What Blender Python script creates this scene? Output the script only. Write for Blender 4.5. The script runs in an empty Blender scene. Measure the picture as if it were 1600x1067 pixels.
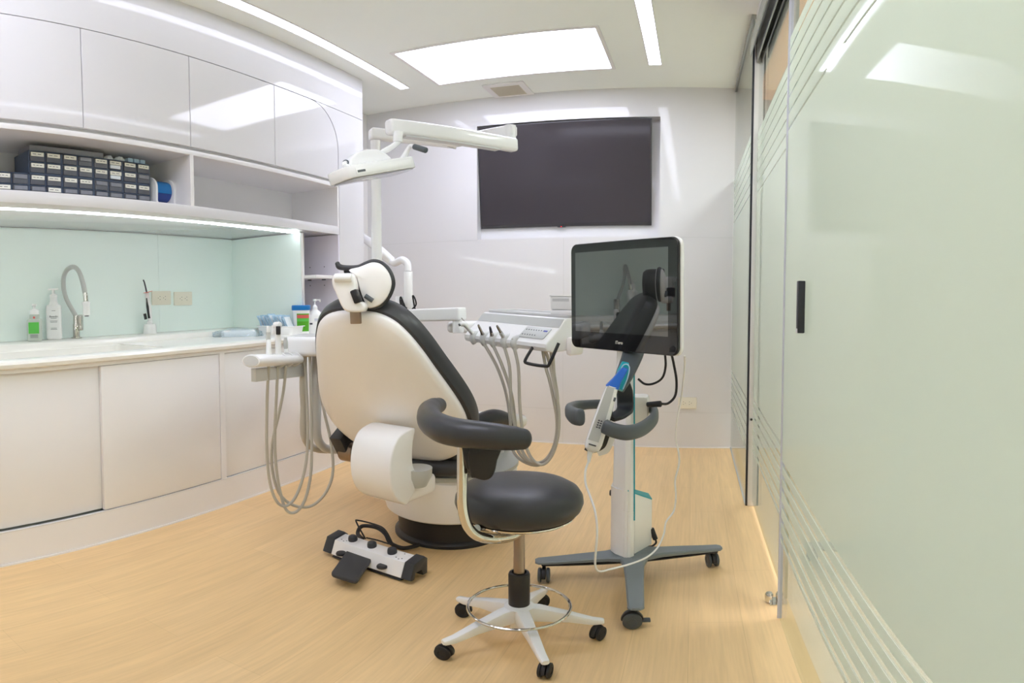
import bpy, bmesh, math, random
from mathutils import Vector, Matrix
random.seed(7)
PI = math.pi
SC = bpy.context.scene
C = SC.collection

# ------------------------------------------------------------------ camera
HC = 1.08                         # camera height
CA = 0.00107106405                # radians per pixel of the stitched wide photograph
CYAW, CPITCH, CCY = 0.3025629, -0.0411078, -30.8814
cam_data = bpy.data.cameras.new('camera')
cam_data.type = 'PANO'
try:
    cc = cam_data.cycles
    cc.panorama_type = 'EQUIRECTANGULAR'
except Exception:
    cc = cam_data
    cc.panorama_type = 'EQUIRECTANGULAR'
cc.longitude_min = -800 * CA
cc.longitude_max = 800 * CA
cc.latitude_max = (533.5 + CCY) * CA
cc.latitude_min = -(533.5 - CCY) * CA
cam_data.clip_start = 0.02
cam = bpy.data.objects.new('camera', cam_data)
cam.location = (0, 0, HC)
cam.rotation_euler = (PI / 2 + CPITCH, 0, CYAW)
C.objects.link(cam)
SC.camera = cam

# ------------------------------------------------------------------ world, view
W = bpy.data.worlds.new('world')
SC.world = W
W.use_nodes = True
W.node_tree.nodes['Background'].inputs[0].default_value = (0.95, 0.97, 1, 1)
W.node_tree.nodes['Background'].inputs[1].default_value = 0.6
SC.view_settings.view_transform = 'Standard'
SC.view_settings.look = 'None'
SC.view_settings.exposure = 0.58
SC.view_settings.gamma = 1
SC.view_settings.use_curve_mapping = False
SC.cycles.max_bounces = 14
SC.cycles.diffuse_bounces = 9
SC.cycles.glossy_bounces = 6
SC.cycles.transparent_max_bounces = 16
SC.cycles.caustics_reflective = False
SC.cycles.caustics_refractive = False
SC.cycles.sample_clamp_indirect = 8

E_PANEL, E_STRIP, E_LED, E_HALL = 6.0, 4.2, 9.0, 30.0

# ------------------------------------------------------------------ helpers
def ray(px, py):
    lon = (px - 800) * CA
    lat = -(py - 533.5 - CCY) * CA
    d = Vector((math.cos(lat) * math.sin(lon), math.sin(lat), -math.cos(lat) * math.cos(lon)))
    return Matrix.Rotation(CYAW, 3, 'Z') @ (Matrix.Rotation(PI / 2 + CPITCH, 3, 'X') @ d)

def at(px, py, D=None, X=None, Y=None, Z=None):
    """the point of the room seen at a picture position, at a distance D or on a plane of the room"""
    d = ray(px, py)
    if D is not None: t = D / math.hypot(d.x, d.y)
    elif X is not None: t = X / d.x
    elif Y is not None: t = Y / d.y
    else: t = (Z - HC) / d.z
    return Vector((0, 0, HC)) + d * t

def lin(c):
    return tuple(((x / 255) / 12.92 if x / 255 <= 0.04045 else ((x / 255 + 0.055) / 1.055) ** 2.4) for x in c) + (1,)

MATS = {}
def mat(name, rgb, rough=0.5, metal=0.0, spec=0.5, coat=0.0, emit=0.0, vary=0.0, scale=30, bump=0.0, trans=0.0, ior=1.45, coat_rough=0.05):
    m = bpy.data.materials.new(name)
    m.use_nodes = True
    nt = m.node_tree
    b = nt.nodes['Principled BSDF']
    b.inputs['Base Color'].default_value = lin(rgb)
    b.inputs['Roughness'].default_value = rough
    b.inputs['Metallic'].default_value = metal
    b.inputs['Specular IOR Level'].default_value = spec
    b.inputs['IOR'].default_value = ior
    b.inputs['Coat Weight'].default_value = coat
    b.inputs['Coat Roughness'].default_value = coat_rough
    b.inputs['Transmission Weight'].default_value = trans
    if emit:
        b.inputs['Emission Color'].default_value = lin(rgb)
        b.inputs['Emission Strength'].default_value = emit
    if vary or bump:
        tc = nt.nodes.new('ShaderNodeTexCoord')
        n = nt.nodes.new('ShaderNodeTexNoise')
        n.inputs['Scale'].default_value = scale
        n.inputs['Detail'].default_value = 4
        nt.links.new(tc.outputs['Object'], n.inputs['Vector'])
        if vary:
            mx = nt.nodes.new('ShaderNodeMix'); mx.data_type = 'RGBA'; mx.blend_type = 'MULTIPLY'
            mr = nt.nodes.new('ShaderNodeMapRange')
            mr.inputs['To Min'].default_value = 1 - vary; mr.inputs['To Max'].default_value = 1
            nt.links.new(n.outputs['Fac'], mr.inputs['Value'])
            mx.inputs[0].default_value = 1
            mx.inputs[6].default_value = lin(rgb)
            nt.links.new(mr.outputs['Result'], mx.inputs[7])
            nt.links.new(mx.outputs[2], b.inputs['Base Color'])
        if bump:
            bp = nt.nodes.new('ShaderNodeBump')
            bp.inputs['Strength'].default_value = bump
            bp.inputs['Distance'].default_value = 0.002
            nt.links.new(n.outputs['Fac'], bp.inputs['Height'])
            nt.links.new(bp.outputs['Normal'], b.inputs['Normal'])
    MATS[name] = m
    return m

def glass_mat(name, tint=(235, 245, 240), rough=0.0, ior=1.5, refl=1.0):
    """thin architectural glass: see-through with mirror-like reflections at grazing angles"""
    m = bpy.data.materials.new(name); m.use_nodes = True
    nt = m.node_tree; nt.nodes.clear()
    out = nt.nodes.new('ShaderNodeOutputMaterial')
    mix = nt.nodes.new('ShaderNodeMixShader')
    tr = nt.nodes.new('ShaderNodeBsdfTransparent'); tr.inputs[0].default_value = lin(tint)
    gl = nt.nodes.new('ShaderNodeBsdfGlossy'); gl.inputs['Roughness'].default_value = rough
    lw = nt.nodes.new('ShaderNodeLayerWeight'); lw.inputs[0].default_value = 0.5
    pw = nt.nodes.new('ShaderNodeMath'); pw.operation = 'POWER'; pw.inputs[1].default_value = 4.5
    ml = nt.nodes.new('ShaderNodeMath'); ml.operation = 'MULTIPLY_ADD'; ml.inputs[1].default_value = 0.9 * refl; ml.inputs[2].default_value = 0.04 * refl
    nt.links.new(lw.outputs['Facing'], pw.inputs[0]); nt.links.new(pw.outputs[0], ml.inputs[0]); nt.links.new(ml.outputs[0], mix.inputs[0])
    nt.links.new(tr.outputs[0], mix.inputs[1]); nt.links.new(gl.outputs[0], mix.inputs[2])
    nt.links.new(mix.outputs[0], out.inputs[0])
    MATS[name] = m
    return m

# ---- shapes added to a bmesh; M is a frame (Matrix) they are laid out in
def fr(o, ex=(1, 0, 0), ey=(0, 1, 0), ez=(0, 0, 1)):
    ex, ey, ez = Vector(ex), Vector(ey), Vector(ez)
    return Matrix(((ex.x, ey.x, ez.x, o[0]), (ex.y, ey.y, ez.y, o[1]), (ex.z, ey.z, ez.z, o[2]), (0, 0, 0, 1)))

def rz(o, a):
    return Matrix.Translation(Vector(o)) @ Matrix.Rotation(a, 4, 'Z')

def aim(p, q):
    """frame at p with z towards q"""
    z = (Vector(q) - Vector(p)).normalized()
    u = Vector((0, 0, 1)) if abs(z.z) < 0.95 else Vector((0, 1, 0))
    x = u.cross(z).normalized(); y = z.cross(x)
    return fr(p, x, y, z)

ID = Matrix.Identity(4)

def finish(bm, bev, seg, geom):
    if bev > 0:
        bmesh.ops.bevel(bm, geom=geom, offset=bev, segments=seg, profile=0.5, affect='EDGES', clamp_overlap=True)

def box(bm, lo, hi, M=ID, bev=0.0, seg=2):
    b2 = bmesh.new()
    bmesh.ops.create_cube(b2, size=1)
    for v in b2.verts:
        v.co = Vector([lo[i] + (v.co[i] + 0.5) * (hi[i] - lo[i]) for i in range(3)])
    finish(b2, bev, seg, list(b2.edges))
    join(bm, b2, M)

def join(bm, b2, M=ID):
    bmesh.ops.transform(b2, matrix=M, verts=b2.verts)
    me = bpy.data.meshes.new('t'); b2.to_mesh(me); b2.free()
    bm.from_mesh(me); bpy.data.meshes.remove(me)

def prism(bm, pts, h0, h1, M=ID, bev=0.0, seg=2):
    """outline pts (x, y) extruded along z from h0 to h1"""
    b2 = bmesh.new()
    lo = [b2.verts.new((x, y, h0)) for x, y in pts]
    hi = [b2.verts.new((x, y, h1)) for x, y in pts]
    n = len(pts)
    f0 = b2.faces.new(lo[::-1]); f1 = b2.faces.new(hi)
    for i in range(n):
        b2.faces.new((lo[i], lo[(i + 1) % n], hi[(i + 1) % n], hi[i]))
    bmesh.ops.recalc_face_normals(b2, faces=b2.faces)
    if bev: finish(b2, bev, seg, list(set(f0.edges) | set(f1.edges)))
    join(bm, b2, M)

def rrect(w, h, r, n=5, cx=0, cy=0):
    pts = []
    for sx, sy, a0 in ((1, 1, 0), (-1, 1, 90), (-1, -1, 180), (1, -1, 270)):
        for k in range(n + 1):
            a = math.radians(a0 + 90 * k / n)
            pts.append((cx + sx * (w / 2 - r) + r * math.cos(a), cy + sy * (h / 2 - r) + r * math.sin(a)))
    return pts

def lathe(bm, prof, M=ID, n=32, sx=1, sy=1):
    """profile [(r, z)...] turned about z; ends are closed"""
    b2 = bmesh.new()
    rings = []
    for r, z in prof:
        if r < 1e-5: rings.append([b2.verts.new((0, 0, z))])
        else: rings.append([b2.verts.new((sx * r * math.cos(2 * PI * k / n), sy * r * math.sin(2 * PI * k / n), z)) for k in range(n)])
    for a, b in zip(rings, rings[1:]):
        for k in range(n):
            k2 = (k + 1) % n
            if len(a) == 1 and len(b) == 1: continue
            if len(a) == 1: b2.faces.new((a[0], b[k], b[k2]))
            elif len(b) == 1: b2.faces.new((a[k], b[0], a[k2]))
            else: b2.faces.new((a[k], b[k], b[k2], a[k2]))
    for ring in (rings[0], rings[-1]):
        if len(ring) > 1: b2.faces.new(ring)
    bmesh.ops.recalc_face_normals(b2, faces=b2.faces)
    join(bm, b2, M)

def cyl(bm, p, q, r, r2=None, n=24, bev=0.0):
    p, q = Vector(p), Vector(q)
    L = (q - p).length
    r2 = r if r2 is None else r2
    if bev: prof = [(r - bev, 0), (r - bev * 0.3, bev * 0.3), (r, bev), (r2, L - bev), (r2 - bev * 0.3, L - bev * 0.3), (r2 - bev, L)]
    else: prof = [(r, 0), (r2, L)]
    lathe(bm, prof, aim(p, q), n)

def smooth_path(pts, k=8, closed=False):
    P = [Vector(p) for p in pts]
    n = len(P); out = []
    rng = range(n) if closed else range(n - 1)
    for i in rng:
        p0 = P[(i - 1) % n] if closed or i > 0 else P[0] * 2 - P[1]
        p1, p2 = P[i], P[(i + 1) % n]
        p3 = P[(i + 2) % n] if closed or i + 2 < n else P[-1] * 2 - P[-2]
        for j in range(k):
            t = j / k
            out.append(0.5 * ((2 * p1) + (p2 - p0) * t + (2 * p0 - 5 * p1 + 4 * p2 - p3) * t * t + (3 * p1 - p0 - 3 * p2 + p3) * t * t * t))
    if not closed: out.append(P[-1])
    return out

def tube(bm, pts, r, n=10, k=8, closed=False, sect=None, up=None, caps=True, round_end=0):
    """swept tube; r is a number or a list along the control points; sect is an outline [(u, v)] in units of r"""
    path = smooth_path(pts, k, closed) if k > 1 else [Vector(p) for p in pts]
    m = len(path)
    if isinstance(r, (int, float)): R = [r] * m
    else:
        R = []
        nn = len(r)
        for i in range(m):
            t = i / max(1, (m if closed else m - 1)) * (nn if closed else nn - 1)
            a = int(t); f = t - a
            f = f * f * (3 - 2 * f)
            R.append(r[a % nn] * (1 - f) + r[(a + 1) % nn if closed else min(a + 1, nn - 1)] * f)
    sect = sect or [(math.cos(2 * PI * j / n), math.sin(2 * PI * j / n)) for j in range(n)]
    b2 = bmesh.new(); rings = []
    prev = None
    for i, p in enumerate(path):
        if closed: t = path[(i + 1) % m] - path[i - 1]
        else: t = path[min(i + 1, m - 1)] - path[max(i - 1, 0)]
        t.normalize()
        if up is not None: x = Vector(up).cross(t).normalized()
        elif prev is None:
            u = Vector((0, 0, 1)) if abs(t.z) < 0.9 else Vector((1, 0, 0))
            x = u.cross(t).normalized()
        else: x = (prev - t * prev.dot(t)).normalized()
        prev = x; y = t.cross(x)
        s = R[i]
        rings.append([b2.verts.new(p + x * (a * s) + y * (b * s)) for a, b in sect])
    ns = len(sect)
    rr = range(m) if closed else range(m - 1)
    for i in rr:
        a, b = rings[i], rings[(i + 1) % m]
        for j in range(ns):
            b2.faces.new((a[j], a[(j + 1) % ns], b[(j + 1) % ns], b[j]))
    if not closed and caps:
        for ring, p, s in ((rings[0], path[0], -1), (rings[-1], path[-1], 1)):
            if round_end:
                t = (path[0] - path[1]).normalized() if s < 0 else (path[-1] - path[-2]).normalized()
                last = ring
                for q in range(1, 5):
                    a = q / 5 * PI / 2
                    nr = [b2.verts.new(p + (v.co - p) * math.cos(a) + t * (round_end * math.sin(a))) for v in ring]
                    for j in range(ns): b2.faces.new((last[j], last[(j + 1) % ns], nr[(j + 1) % ns], nr[j]))
                    last = nr
                b2.faces.new(last)
            else: b2.faces.new(ring)
    bmesh.ops.recalc_face_normals(b2, faces=b2.faces)
    join(bm, b2)

def pillow(bm, outline, rings, M=ID, warp=None, bottom=None):
    """outline (x, y) drawn in through rings [(scale, z)]; from the rim up, then closed; `bottom` closes the underside"""
    b2 = bmesh.new()
    cx = sum(p[0] for p in outline) / len(outline); cy = sum(p[1] for p in outline) / len(outline)
    loops = []
    for s, z in rings:
        loops.append([b2.verts.new((cx + (x - cx) * s, cy + (y - cy) * s, z)) for x, y in outline])
    n = len(outline)
    for a, b in zip(loops, loops[1:]):
        for j in range(n): b2.faces.new((a[j], a[(j + 1) % n], b[(j + 1) % n], b[j]))
    b2.faces.new(loops[-1]) if rings[-1][0] > 0.001 else None
    b2.faces.new(loops[0][::-1])
    bmesh.ops.remove_doubles(b2, verts=b2.verts, dist=1e-6)
    bmesh.ops.recalc_face_normals(b2, faces=b2.faces)
    if warp:
        for v in b2.verts: v.co = Vector(warp(*v.co))
    join(bm, b2, M)

def round_poly(pts, r, n=4):
    out = []; m = len(pts)
    for i in range(m):
        p0, p, p1 = Vector(pts[i - 1]), Vector(pts[i]), Vector(pts[(i + 1) % m])
        a = p + (p0 - p).normalized() * r; c = p + (p1 - p).normalized() * r
        for k in range(n + 1):
            t = k / n; q = a * (1 - t) ** 2 + p * (2 * t * (1 - t)) + c * t * t; out.append((q.x, q.y))
    return out

def dense(outline, k=6, closed=True):
    return [(v.x, v.y) for v in smooth_path([(x, y, 0) for x, y in outline], k, closed)]

# ---- objects
def root_of(o):
    while o.parent: o = o.parent
    return o

def obj(name, bm, m, parent=None, label=None, smooth=True, sharp=35):
    if parent is not None:
        inv = root_of(parent).matrix_basis.inverted()
        bmesh.ops.transform(bm, matrix=inv, verts=bm.verts)
    me = bpy.data.meshes.new(name)
    bm.to_mesh(me); bm.free()
    if smooth and len(me.polygons):
        me.shade_smooth()
        me.set_sharp_from_angle(angle=math.radians(sharp))
    for mm in (m if isinstance(m, (list, tuple)) else [m]):
        me.materials.append(MATS[mm] if isinstance(mm, str) else mm)
    o = bpy.data.objects.new(name, me)
    C.objects.link(o)
    if parent is not None: o.parent = parent
    if label: o['label'] = label
    return o

def thing(name, label, cat, loc=(0, 0, 0), rotz=0.0, group=None):
    o = bpy.data.objects.new(name, None)
    o.empty_display_size = 0.05
    o.location = loc; o.rotation_euler = (0, 0, rotz)
    C.objects.link(o)
    o.matrix_basis = Matrix.Translation(Vector(loc)) @ Matrix.Rotation(rotz, 4, 'Z')
    o['label'] = label; o['category'] = cat
    if group: o['group'] = group
    return o

def tag(o, label, cat, group=None):
    o['label'] = label; o['category'] = cat
    if group: o['group'] = group
    return o

def struct(name, bm, m, parent=None, **k):
    o = obj(name, bm, m, parent, **k)
    if parent is None: o['kind'] = 'structure'
    return o

def dup(root, loc, rotz=0.0, label=None, group=None):
    r = root.copy(); C.objects.link(r)
    r.location = loc; r.rotation_euler = (0, 0, rotz)
    r.matrix_basis = Matrix.Translation(Vector(loc)) @ Matrix.Rotation(rotz, 4, 'Z')
    if label: r['label'] = label
    if group: r['group'] = group
    for ch in list(root.children):
        c = ch.copy(); C.objects.link(c); c.parent = r
        for g in list(ch.children):
            d = g.copy(); C.objects.link(d); d.parent = c
    return r

def NB(): return bmesh.new()

def text_bm(bm, s, size, M, depth=0.0004, align='CENTER'):
    cu = bpy.data.curves.new('t', 'FONT')
    cu.body = s; cu.size = size; cu.extrude = depth; cu.align_x = align; cu.align_y = 'CENTER'
    o = bpy.data.objects.new('t', cu); C.objects.link(o)
    bpy.context.view_layer.update()
    me = bpy.data.meshes.new_from_object(o.evaluated_get(bpy.context.evaluated_depsgraph_get()))
    b2 = bmesh.new(); b2.from_mesh(me)
    bpy.data.objects.remove(o); bpy.data.curves.remove(cu); bpy.data.meshes.remove(me)
    join(bm, b2, M)
# ------------------------------------------------------------------ materials
mat('white_gloss', (223, 222, 224), 0.06, spec=0.6, vary=0.01, scale=2)
mat('white_laminate', (234, 232, 233), 0.28, vary=0.015, scale=3)
mat('white_satin', (236, 234, 234), 0.35, vary=0.01, scale=4)
mat('lilac_white', (224, 220, 232), 0.45, vary=0.01, scale=4)
mat('ceiling_paint', (244, 248, 244), 0.8, vary=0.015, scale=5)
mat('stone_white', (240, 238, 232), 0.12, vary=0.02, scale=9)
mat('teal_glass', (236, 248, 244), 0.3, spec=0.6, vary=0.01, scale=3)
mat('enamel', (240, 240, 241), 0.25, coat=0.3, vary=0.01, scale=8)
mat('shell_cream', (246, 243, 242), 0.3, vary=0.015, scale=6)
mat('enamel_grey', (190, 192, 190), 0.35, vary=0.02, scale=12)
mat('hose_grey', (188, 184, 175), 0.5, vary=0.03, scale=40)
mat('pale_grey', (205, 205, 205), 0.35, vary=0.02, scale=20)
mat('chrome', (215, 212, 205), 0.08, metal=1.0, vary=0.02, scale=20)
mat('steel', (170, 166, 158), 0.25, metal=1.0, vary=0.04, scale=30)
mat('bronze_steel', (160, 140, 122), 0.3, metal=0.9, vary=0.04, scale=30)
mat('aluminium', (176, 178, 176), 0.3, metal=0.9, vary=0.04, scale=30)
mat('black_plastic', (42, 41, 43), 0.4, vary=0.1, scale=60)
mat('dark_plastic', (54, 57, 62), 0.45, vary=0.08, scale=60)
mat('slate_grey', (82, 88, 92), 0.45, vary=0.05, scale=40)
mat('cart_grey', (122, 130, 134), 0.4, vary=0.04, scale=40)
mat('rubber', (38, 37, 38), 0.6, vary=0.1, scale=50)
mat('black_upholstery', (58, 58, 60), 0.36, vary=0.05, scale=50, bump=0.15)
mat('screen_glass', (24, 24, 26), 0.03, spec=0.5, ior=1.65)
mat('tv_screen', (66, 62, 66), 0.1, spec=0.3)
mat('tv_bezel', (66, 64, 66), 0.3, vary=0.03, scale=30)
mat('teal_plastic', (24, 160, 176), 0.3, vary=0.03, scale=30)
mat('blue_plastic', (18, 92, 184), 0.35, vary=0.03, scale=30)
mat('blue_lid', (20, 120, 196), 0.35, vary=0.03, scale=30)
mat('green_label', (96, 196, 84), 0.5, vary=0.05, scale=60)
mat('green_label_dark', (84, 168, 34), 0.5, vary=0.05, scale=60)
mat('red_label', (214, 96, 92), 0.5, vary=0.05, scale=60)
mat('orange_shield', (236, 118, 92), 0.2, vary=0.02, scale=30)
mat('brass', (214, 170, 60), 0.3, metal=1)
mat('ink', (70, 72, 80), 0.6, vary=0.05, scale=60)
mat('blue_ink', (70, 80, 170), 0.6, vary=0.05, scale=60)
mat('socket_cream', (232, 226, 210), 0.35, vary=0.01, scale=20)
mat('organiser_blue', (74, 88, 112), 0.35, vary=0.06, scale=30)
mat('drawer_smoke', (96, 98, 106), 0.2, vary=0.25, scale=70)
mat('drawer_clear', (140, 142, 150), 0.15, vary=0.2, scale=70)
mat('label_card', (240, 238, 226), 0.6, vary=0.02, scale=60)
mat('pouch_blue', (186, 216, 236), 0.25, vary=0.25, scale=45)
mat('pouch_paper', (232, 238, 242), 0.5, vary=0.05, scale=45)
mat('roll_blue', (20, 118, 190), 0.25, vary=0.15, scale=25)
mat('roll_indigo', (44, 74, 158), 0.35, vary=0.1, scale=25)
mat('soap_bottle', (222, 230, 222), 0.2, vary=0.02, scale=20, trans=0.3)
mat('white_bottle', (240, 240, 240), 0.25, vary=0.01, scale=20)
mat('vent_grille', (205, 198, 182), 0.6, vary=0.02, scale=20)
mat('hall_wall', (234, 230, 222), 0.7, vary=0.02, scale=3)
mat('hall_peach', (246, 196, 150), 0.7, vary=0.02, scale=3)
mat('hall_floor', (232, 224, 210), 0.5, vary=0.03, scale=6)
mat('tape_bag', (226, 238, 240), 0.15, vary=0.15, scale=45, trans=0.4)
mat('pad_black', (60, 60, 62), 0.6, vary=0.06, scale=80)
mat('red_dot', (230, 40, 40), 0.4, emit=1.5)
mat('light_panel', (232, 235, 255), 0.5, emit=E_PANEL)
mat('light_strip', (232, 235, 255), 0.5, emit=E_STRIP)
mat('led_strip', (240, 248, 255), 0.5, emit=E_LED)
mat('hall_lamp', (250, 247, 248), 0.5, emit=E_HALL)
glass_mat('clear_glass', (240, 246, 243))
glass_mat('clear_plastic', (240, 246, 250), rough=0.05)
mat('glass_edge', (206, 208, 222), 0.15, spec=0.8)
mat('glass_edge_green', (140, 156, 130), 0.2, spec=0.6)

# frosted film: lets soft light through from both sides
m = bpy.data.materials.new('frosted_film'); m.use_nodes = True
nt = m.node_tree; nt.nodes.clear()
out = nt.nodes.new('ShaderNodeOutputMaterial')
df = nt.nodes.new('ShaderNodeBsdfDiffuse'); tl = nt.nodes.new('ShaderNodeBsdfTranslucent')
df.inputs[0].default_value = lin((228, 234, 229)); tl.inputs[0].default_value = lin((236, 240, 235))
mx = nt.nodes.new('ShaderNodeMixShader'); mx.inputs[0].default_value = 0.75
gl = nt.nodes.new('ShaderNodeBsdfGlossy'); gl.inputs['Roughness'].default_value = 0.04
lw = nt.nodes.new('ShaderNodeLayerWeight'); lw.inputs[0].default_value = 0.5
frn = nt.nodes.new('ShaderNodeMath'); frn.operation = 'POWER'; frn.inputs[1].default_value = 8.0
nt.links.new(lw.outputs['Facing'], frn.inputs[0])
m2 = nt.nodes.new('ShaderNodeMixShader')
nt.links.new(df.outputs[0], mx.inputs[1]); nt.links.new(tl.outputs[0], mx.inputs[2])
fm = nt.nodes.new('ShaderNodeMath'); fm.operation = 'MULTIPLY'; fm.inputs[1].default_value = 1.0; fm.use_clamp = True
nt.links.new(frn.outputs[0], fm.inputs[0]); nt.links.new(fm.outputs[0], m2.inputs[0]); nt.links.new(mx.outputs[0], m2.inputs[1]); nt.links.new(gl.outputs[0], m2.inputs[2])
nt.links.new(m2.outputs[0], out.inputs[0])
MATS['frosted_film'] = m

# wood floor: planks along y
m = bpy.data.materials.new('oak_floor'); m.use_nodes = True
nt = m.node_tree; b = nt.nodes['Principled BSDF']
tc = nt.nodes.new('ShaderNodeTexCoord')
sp = nt.nodes.new('ShaderNodeSeparateXYZ'); cb = nt.nodes.new('ShaderNodeCombineXYZ')
nt.links.new(tc.outputs['Object'], sp.inputs[0])
nt.links.new(sp.outputs[1], cb.inputs[0]); nt.links.new(sp.outputs[0], cb.inputs[1])
br = nt.nodes.new('ShaderNodeTexBrick')
br.offset = 0.37; br.offset_frequency = 2
br.inputs['Scale'].default_value = 1
br.inputs['Brick Width'].default_value = 1.1
br.inputs['Row Height'].default_value = 0.165
br.inputs['Mortar Size'].default_value = 0.0009
br.inputs['Mortar Smooth'].default_value = 0.5
br.inputs['Color1'].default_value = lin((236, 202, 150))
br.inputs['Color2'].default_value = lin((231, 196, 143))
br.inputs['Mortar'].default_value = lin((216, 183, 132))
nt.links.new(cb.outputs[0], br.inputs['Vector'])
mp = nt.nodes.new('ShaderNodeMapping'); mp.inputs['Scale'].default_value = (26, 1.6, 1)
nt.links.new(tc.outputs['Object'], mp.inputs['Vector'])
n1 = nt.nodes.new('ShaderNodeTexNoise'); n1.inputs['Scale'].default_value = 1.0; n1.inputs['Detail'].default_value = 6; n1.inputs['Distortion'].default_value = 0.8
nt.links.new(mp.outputs[0], n1.inputs['Vector'])
mp2 = nt.nodes.new('ShaderNodeMapping'); mp2.inputs['Scale'].default_value = (120, 5, 1)
nt.links.new(tc.outputs['Object'], mp2.inputs['Vector'])
n2 = nt.nodes.new('ShaderNodeTexNoise'); n2.inputs['Scale'].default_value = 1.0; n2.inputs['Detail'].default_value = 3
nt.links.new(mp2.outputs[0], n2.inputs['Vector'])
def ramp(src, a, c, p0=0.35, p1=0.7):
    r = nt.nodes.new('ShaderNodeMapRange'); r.inputs['From Min'].default_value = p0; r.inputs['From Max'].default_value = p1
    r.inputs['To Min'].default_value = a; r.inputs['To Max'].default_value = c
    nt.links.new(src, r.inputs['Value']); return r.outputs[0]
def mulc(c, f):
    x = nt.nodes.new('ShaderNodeMix'); x.data_type = 'RGBA'; x.blend_type = 'MULTIPLY'; x.inputs[0].default_value = 1
    nt.links.new(c, x.inputs[6]); nt.links.new(f, x.inputs[7]); return x.outputs[2]
c = mulc(br.outputs['Color'], ramp(n1.outputs['Fac'], 0.94, 1.03))
c = mulc(c, ramp(n2.outputs['Fac'], 0.95, 1.04, 0.3, 0.7))
nt.links.new(c, b.inputs['Base Color'])
b.inputs['Roughness'].default_value = 0.42
MATS['oak_floor'] = m
mat('display_glass', (40, 43, 42), 0.02, spec=0.5, ior=2.5)
mat('lens_grey', (168, 170, 178), 0.15, coat=0.5, vary=0.02, scale=20)
mat('painted_peach_glow', (255, 196, 150), 0.5, emit=0.55)
# ------------------------------------------------------------------ room shell
ZC, YB, XF, XG = 2.635, 4.222, -2.13, 0.285      # ceiling, back wall, cabinet fronts, glass wall
YE = 3.48                                        # far end of the built-in cabinets
YR = -1.9                                        # wall behind the camera
b = NB(); box(b, (-3.1, YR - .1, -.06), (0.33, YB + .1, 0)); struct('floor', b, 'oak_floor')
b = NB(); box(b, (-3.1, YR - .1, ZC), (0.42, YB + .1, ZC + .06)); struct('ceiling', b, 'ceiling_paint')

# back wall with the recess the television stands in
rx0, rx1, rz0, rz1, rd = -1.592, -.243, 1.515, 2.405, .09
b = NB()
box(b, (-2.62, YB, -.06), (rx0, YB + .1, ZC + .0))
box(b, (rx1, YB, -.06), (XG + .05, YB + .1, ZC))
box(b, (rx0, YB, -.06), (rx1, YB + .1, rz0))
box(b, (rx0, YB, rz1), (rx1, YB + .1, ZC))
box(b, (rx0 - .02, YB + rd, rz0 - .02), (rx1 + .02, YB + .1, rz1 + .02))
struct('wall_back', b, 'white_gloss', smooth=False)
b = NB()                                        # dark joints between the wall panels
for z in (1.512, .262):
    box(b, (-2.55, YB - .0012, z - .0012), (rx0 if z > 1 else XG, YB + .001, z + .0012))
box(b, (rx1, YB - .0012, 1.511), (XG, YB + .001, 1.5134))
for x in (-.93,):
    box(b, (x - .001, YB - .0012, .0), (x + .001, YB + .001, 1.51))
struct('trim_1', b, 'pale_grey', smooth=False)
b = NB(); box(b, (-2.64, YE - .02, -.06), (-2.545, YB + .1, ZC)); struct('wall_left', b, 'white_satin')
b = NB(); box(b, (-3.1, YR - .1, -.06), (XG + .1, YR, ZC)); struct('wall_rear', b, 'white_satin')
b = NB(); box(b, (-3.1, YR, -.06), (-3.0, YE, ZC)); struct('wall_left_rear', b, 'white_satin')

# corridor beyond the glass
b = NB(); box(b, (0.33, YR - 1, -.06), (2.3, YB + 1.2, -.002)); struct('floor_corridor', b, 'hall_floor')
b = NB(); box(b, (0.42, YR - 1, 2.56), (2.3, YB + 1.2, 2.62)); struct('ceiling_corridor', b, 'hall_wall')
b = NB(); box(b, (2.2, YR - 1, -.06), (2.3, YB + 1.2, 2.62)); struct('wall_corridor', b, 'hall_wall')
b = NB(); box(b, (XG + .05, YB + .0, -.06), (2.3, YB + .1, 2.62)); struct('wall_corridor_end', b, 'hall_wall')
b = NB(); box(b, (XG + .1, YR - .1, -.06), (2.3, YR, 2.62)); struct('wall_corridor_rear', b, 'hall_wall')
b = NB(); box(b, (.421, YR, 2.548), (.53, YB - .02, 2.5595)); tag(obj('corridor_ceiling_glow', b, 'painted_peach_glow'), 'painted warm peach glow on the corridor ceiling above the glass wall', 'strip light')  # warm light on the corridor ceiling, painted as a faintly emitting strip
for i, y in enumerate((3.3, 1.9, .4, -1.0)):
    t = thing('corridor_downlight', 'warm square corridor downlight behind the glass, number %d from the far end' % (i + 1), 'lamp', (.95, y, 2.56), group='corridor ceiling lights')
    t['label'] = 'warm square downlight on the corridor ceiling behind the glass wall'
    b = NB(); box(b, (.75, y - .2, 2.548), (1.15, y + .2, 2.5595)); obj('diffuser', b, 'hall_lamp', t)
    b = NB()
    for lo, hi in (((.73, y - .22), (.75, y + .22)), ((1.15, y - .22), (1.17, y + .22)), ((.75, y - .22), (1.15, y - .2)), ((.75, y + .2), (1.15, y + .22))):
        box(b, (lo[0], lo[1], 2.545), (hi[0], hi[1], 2.5595))
    obj('frame', b, 'white_satin', t)

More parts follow.
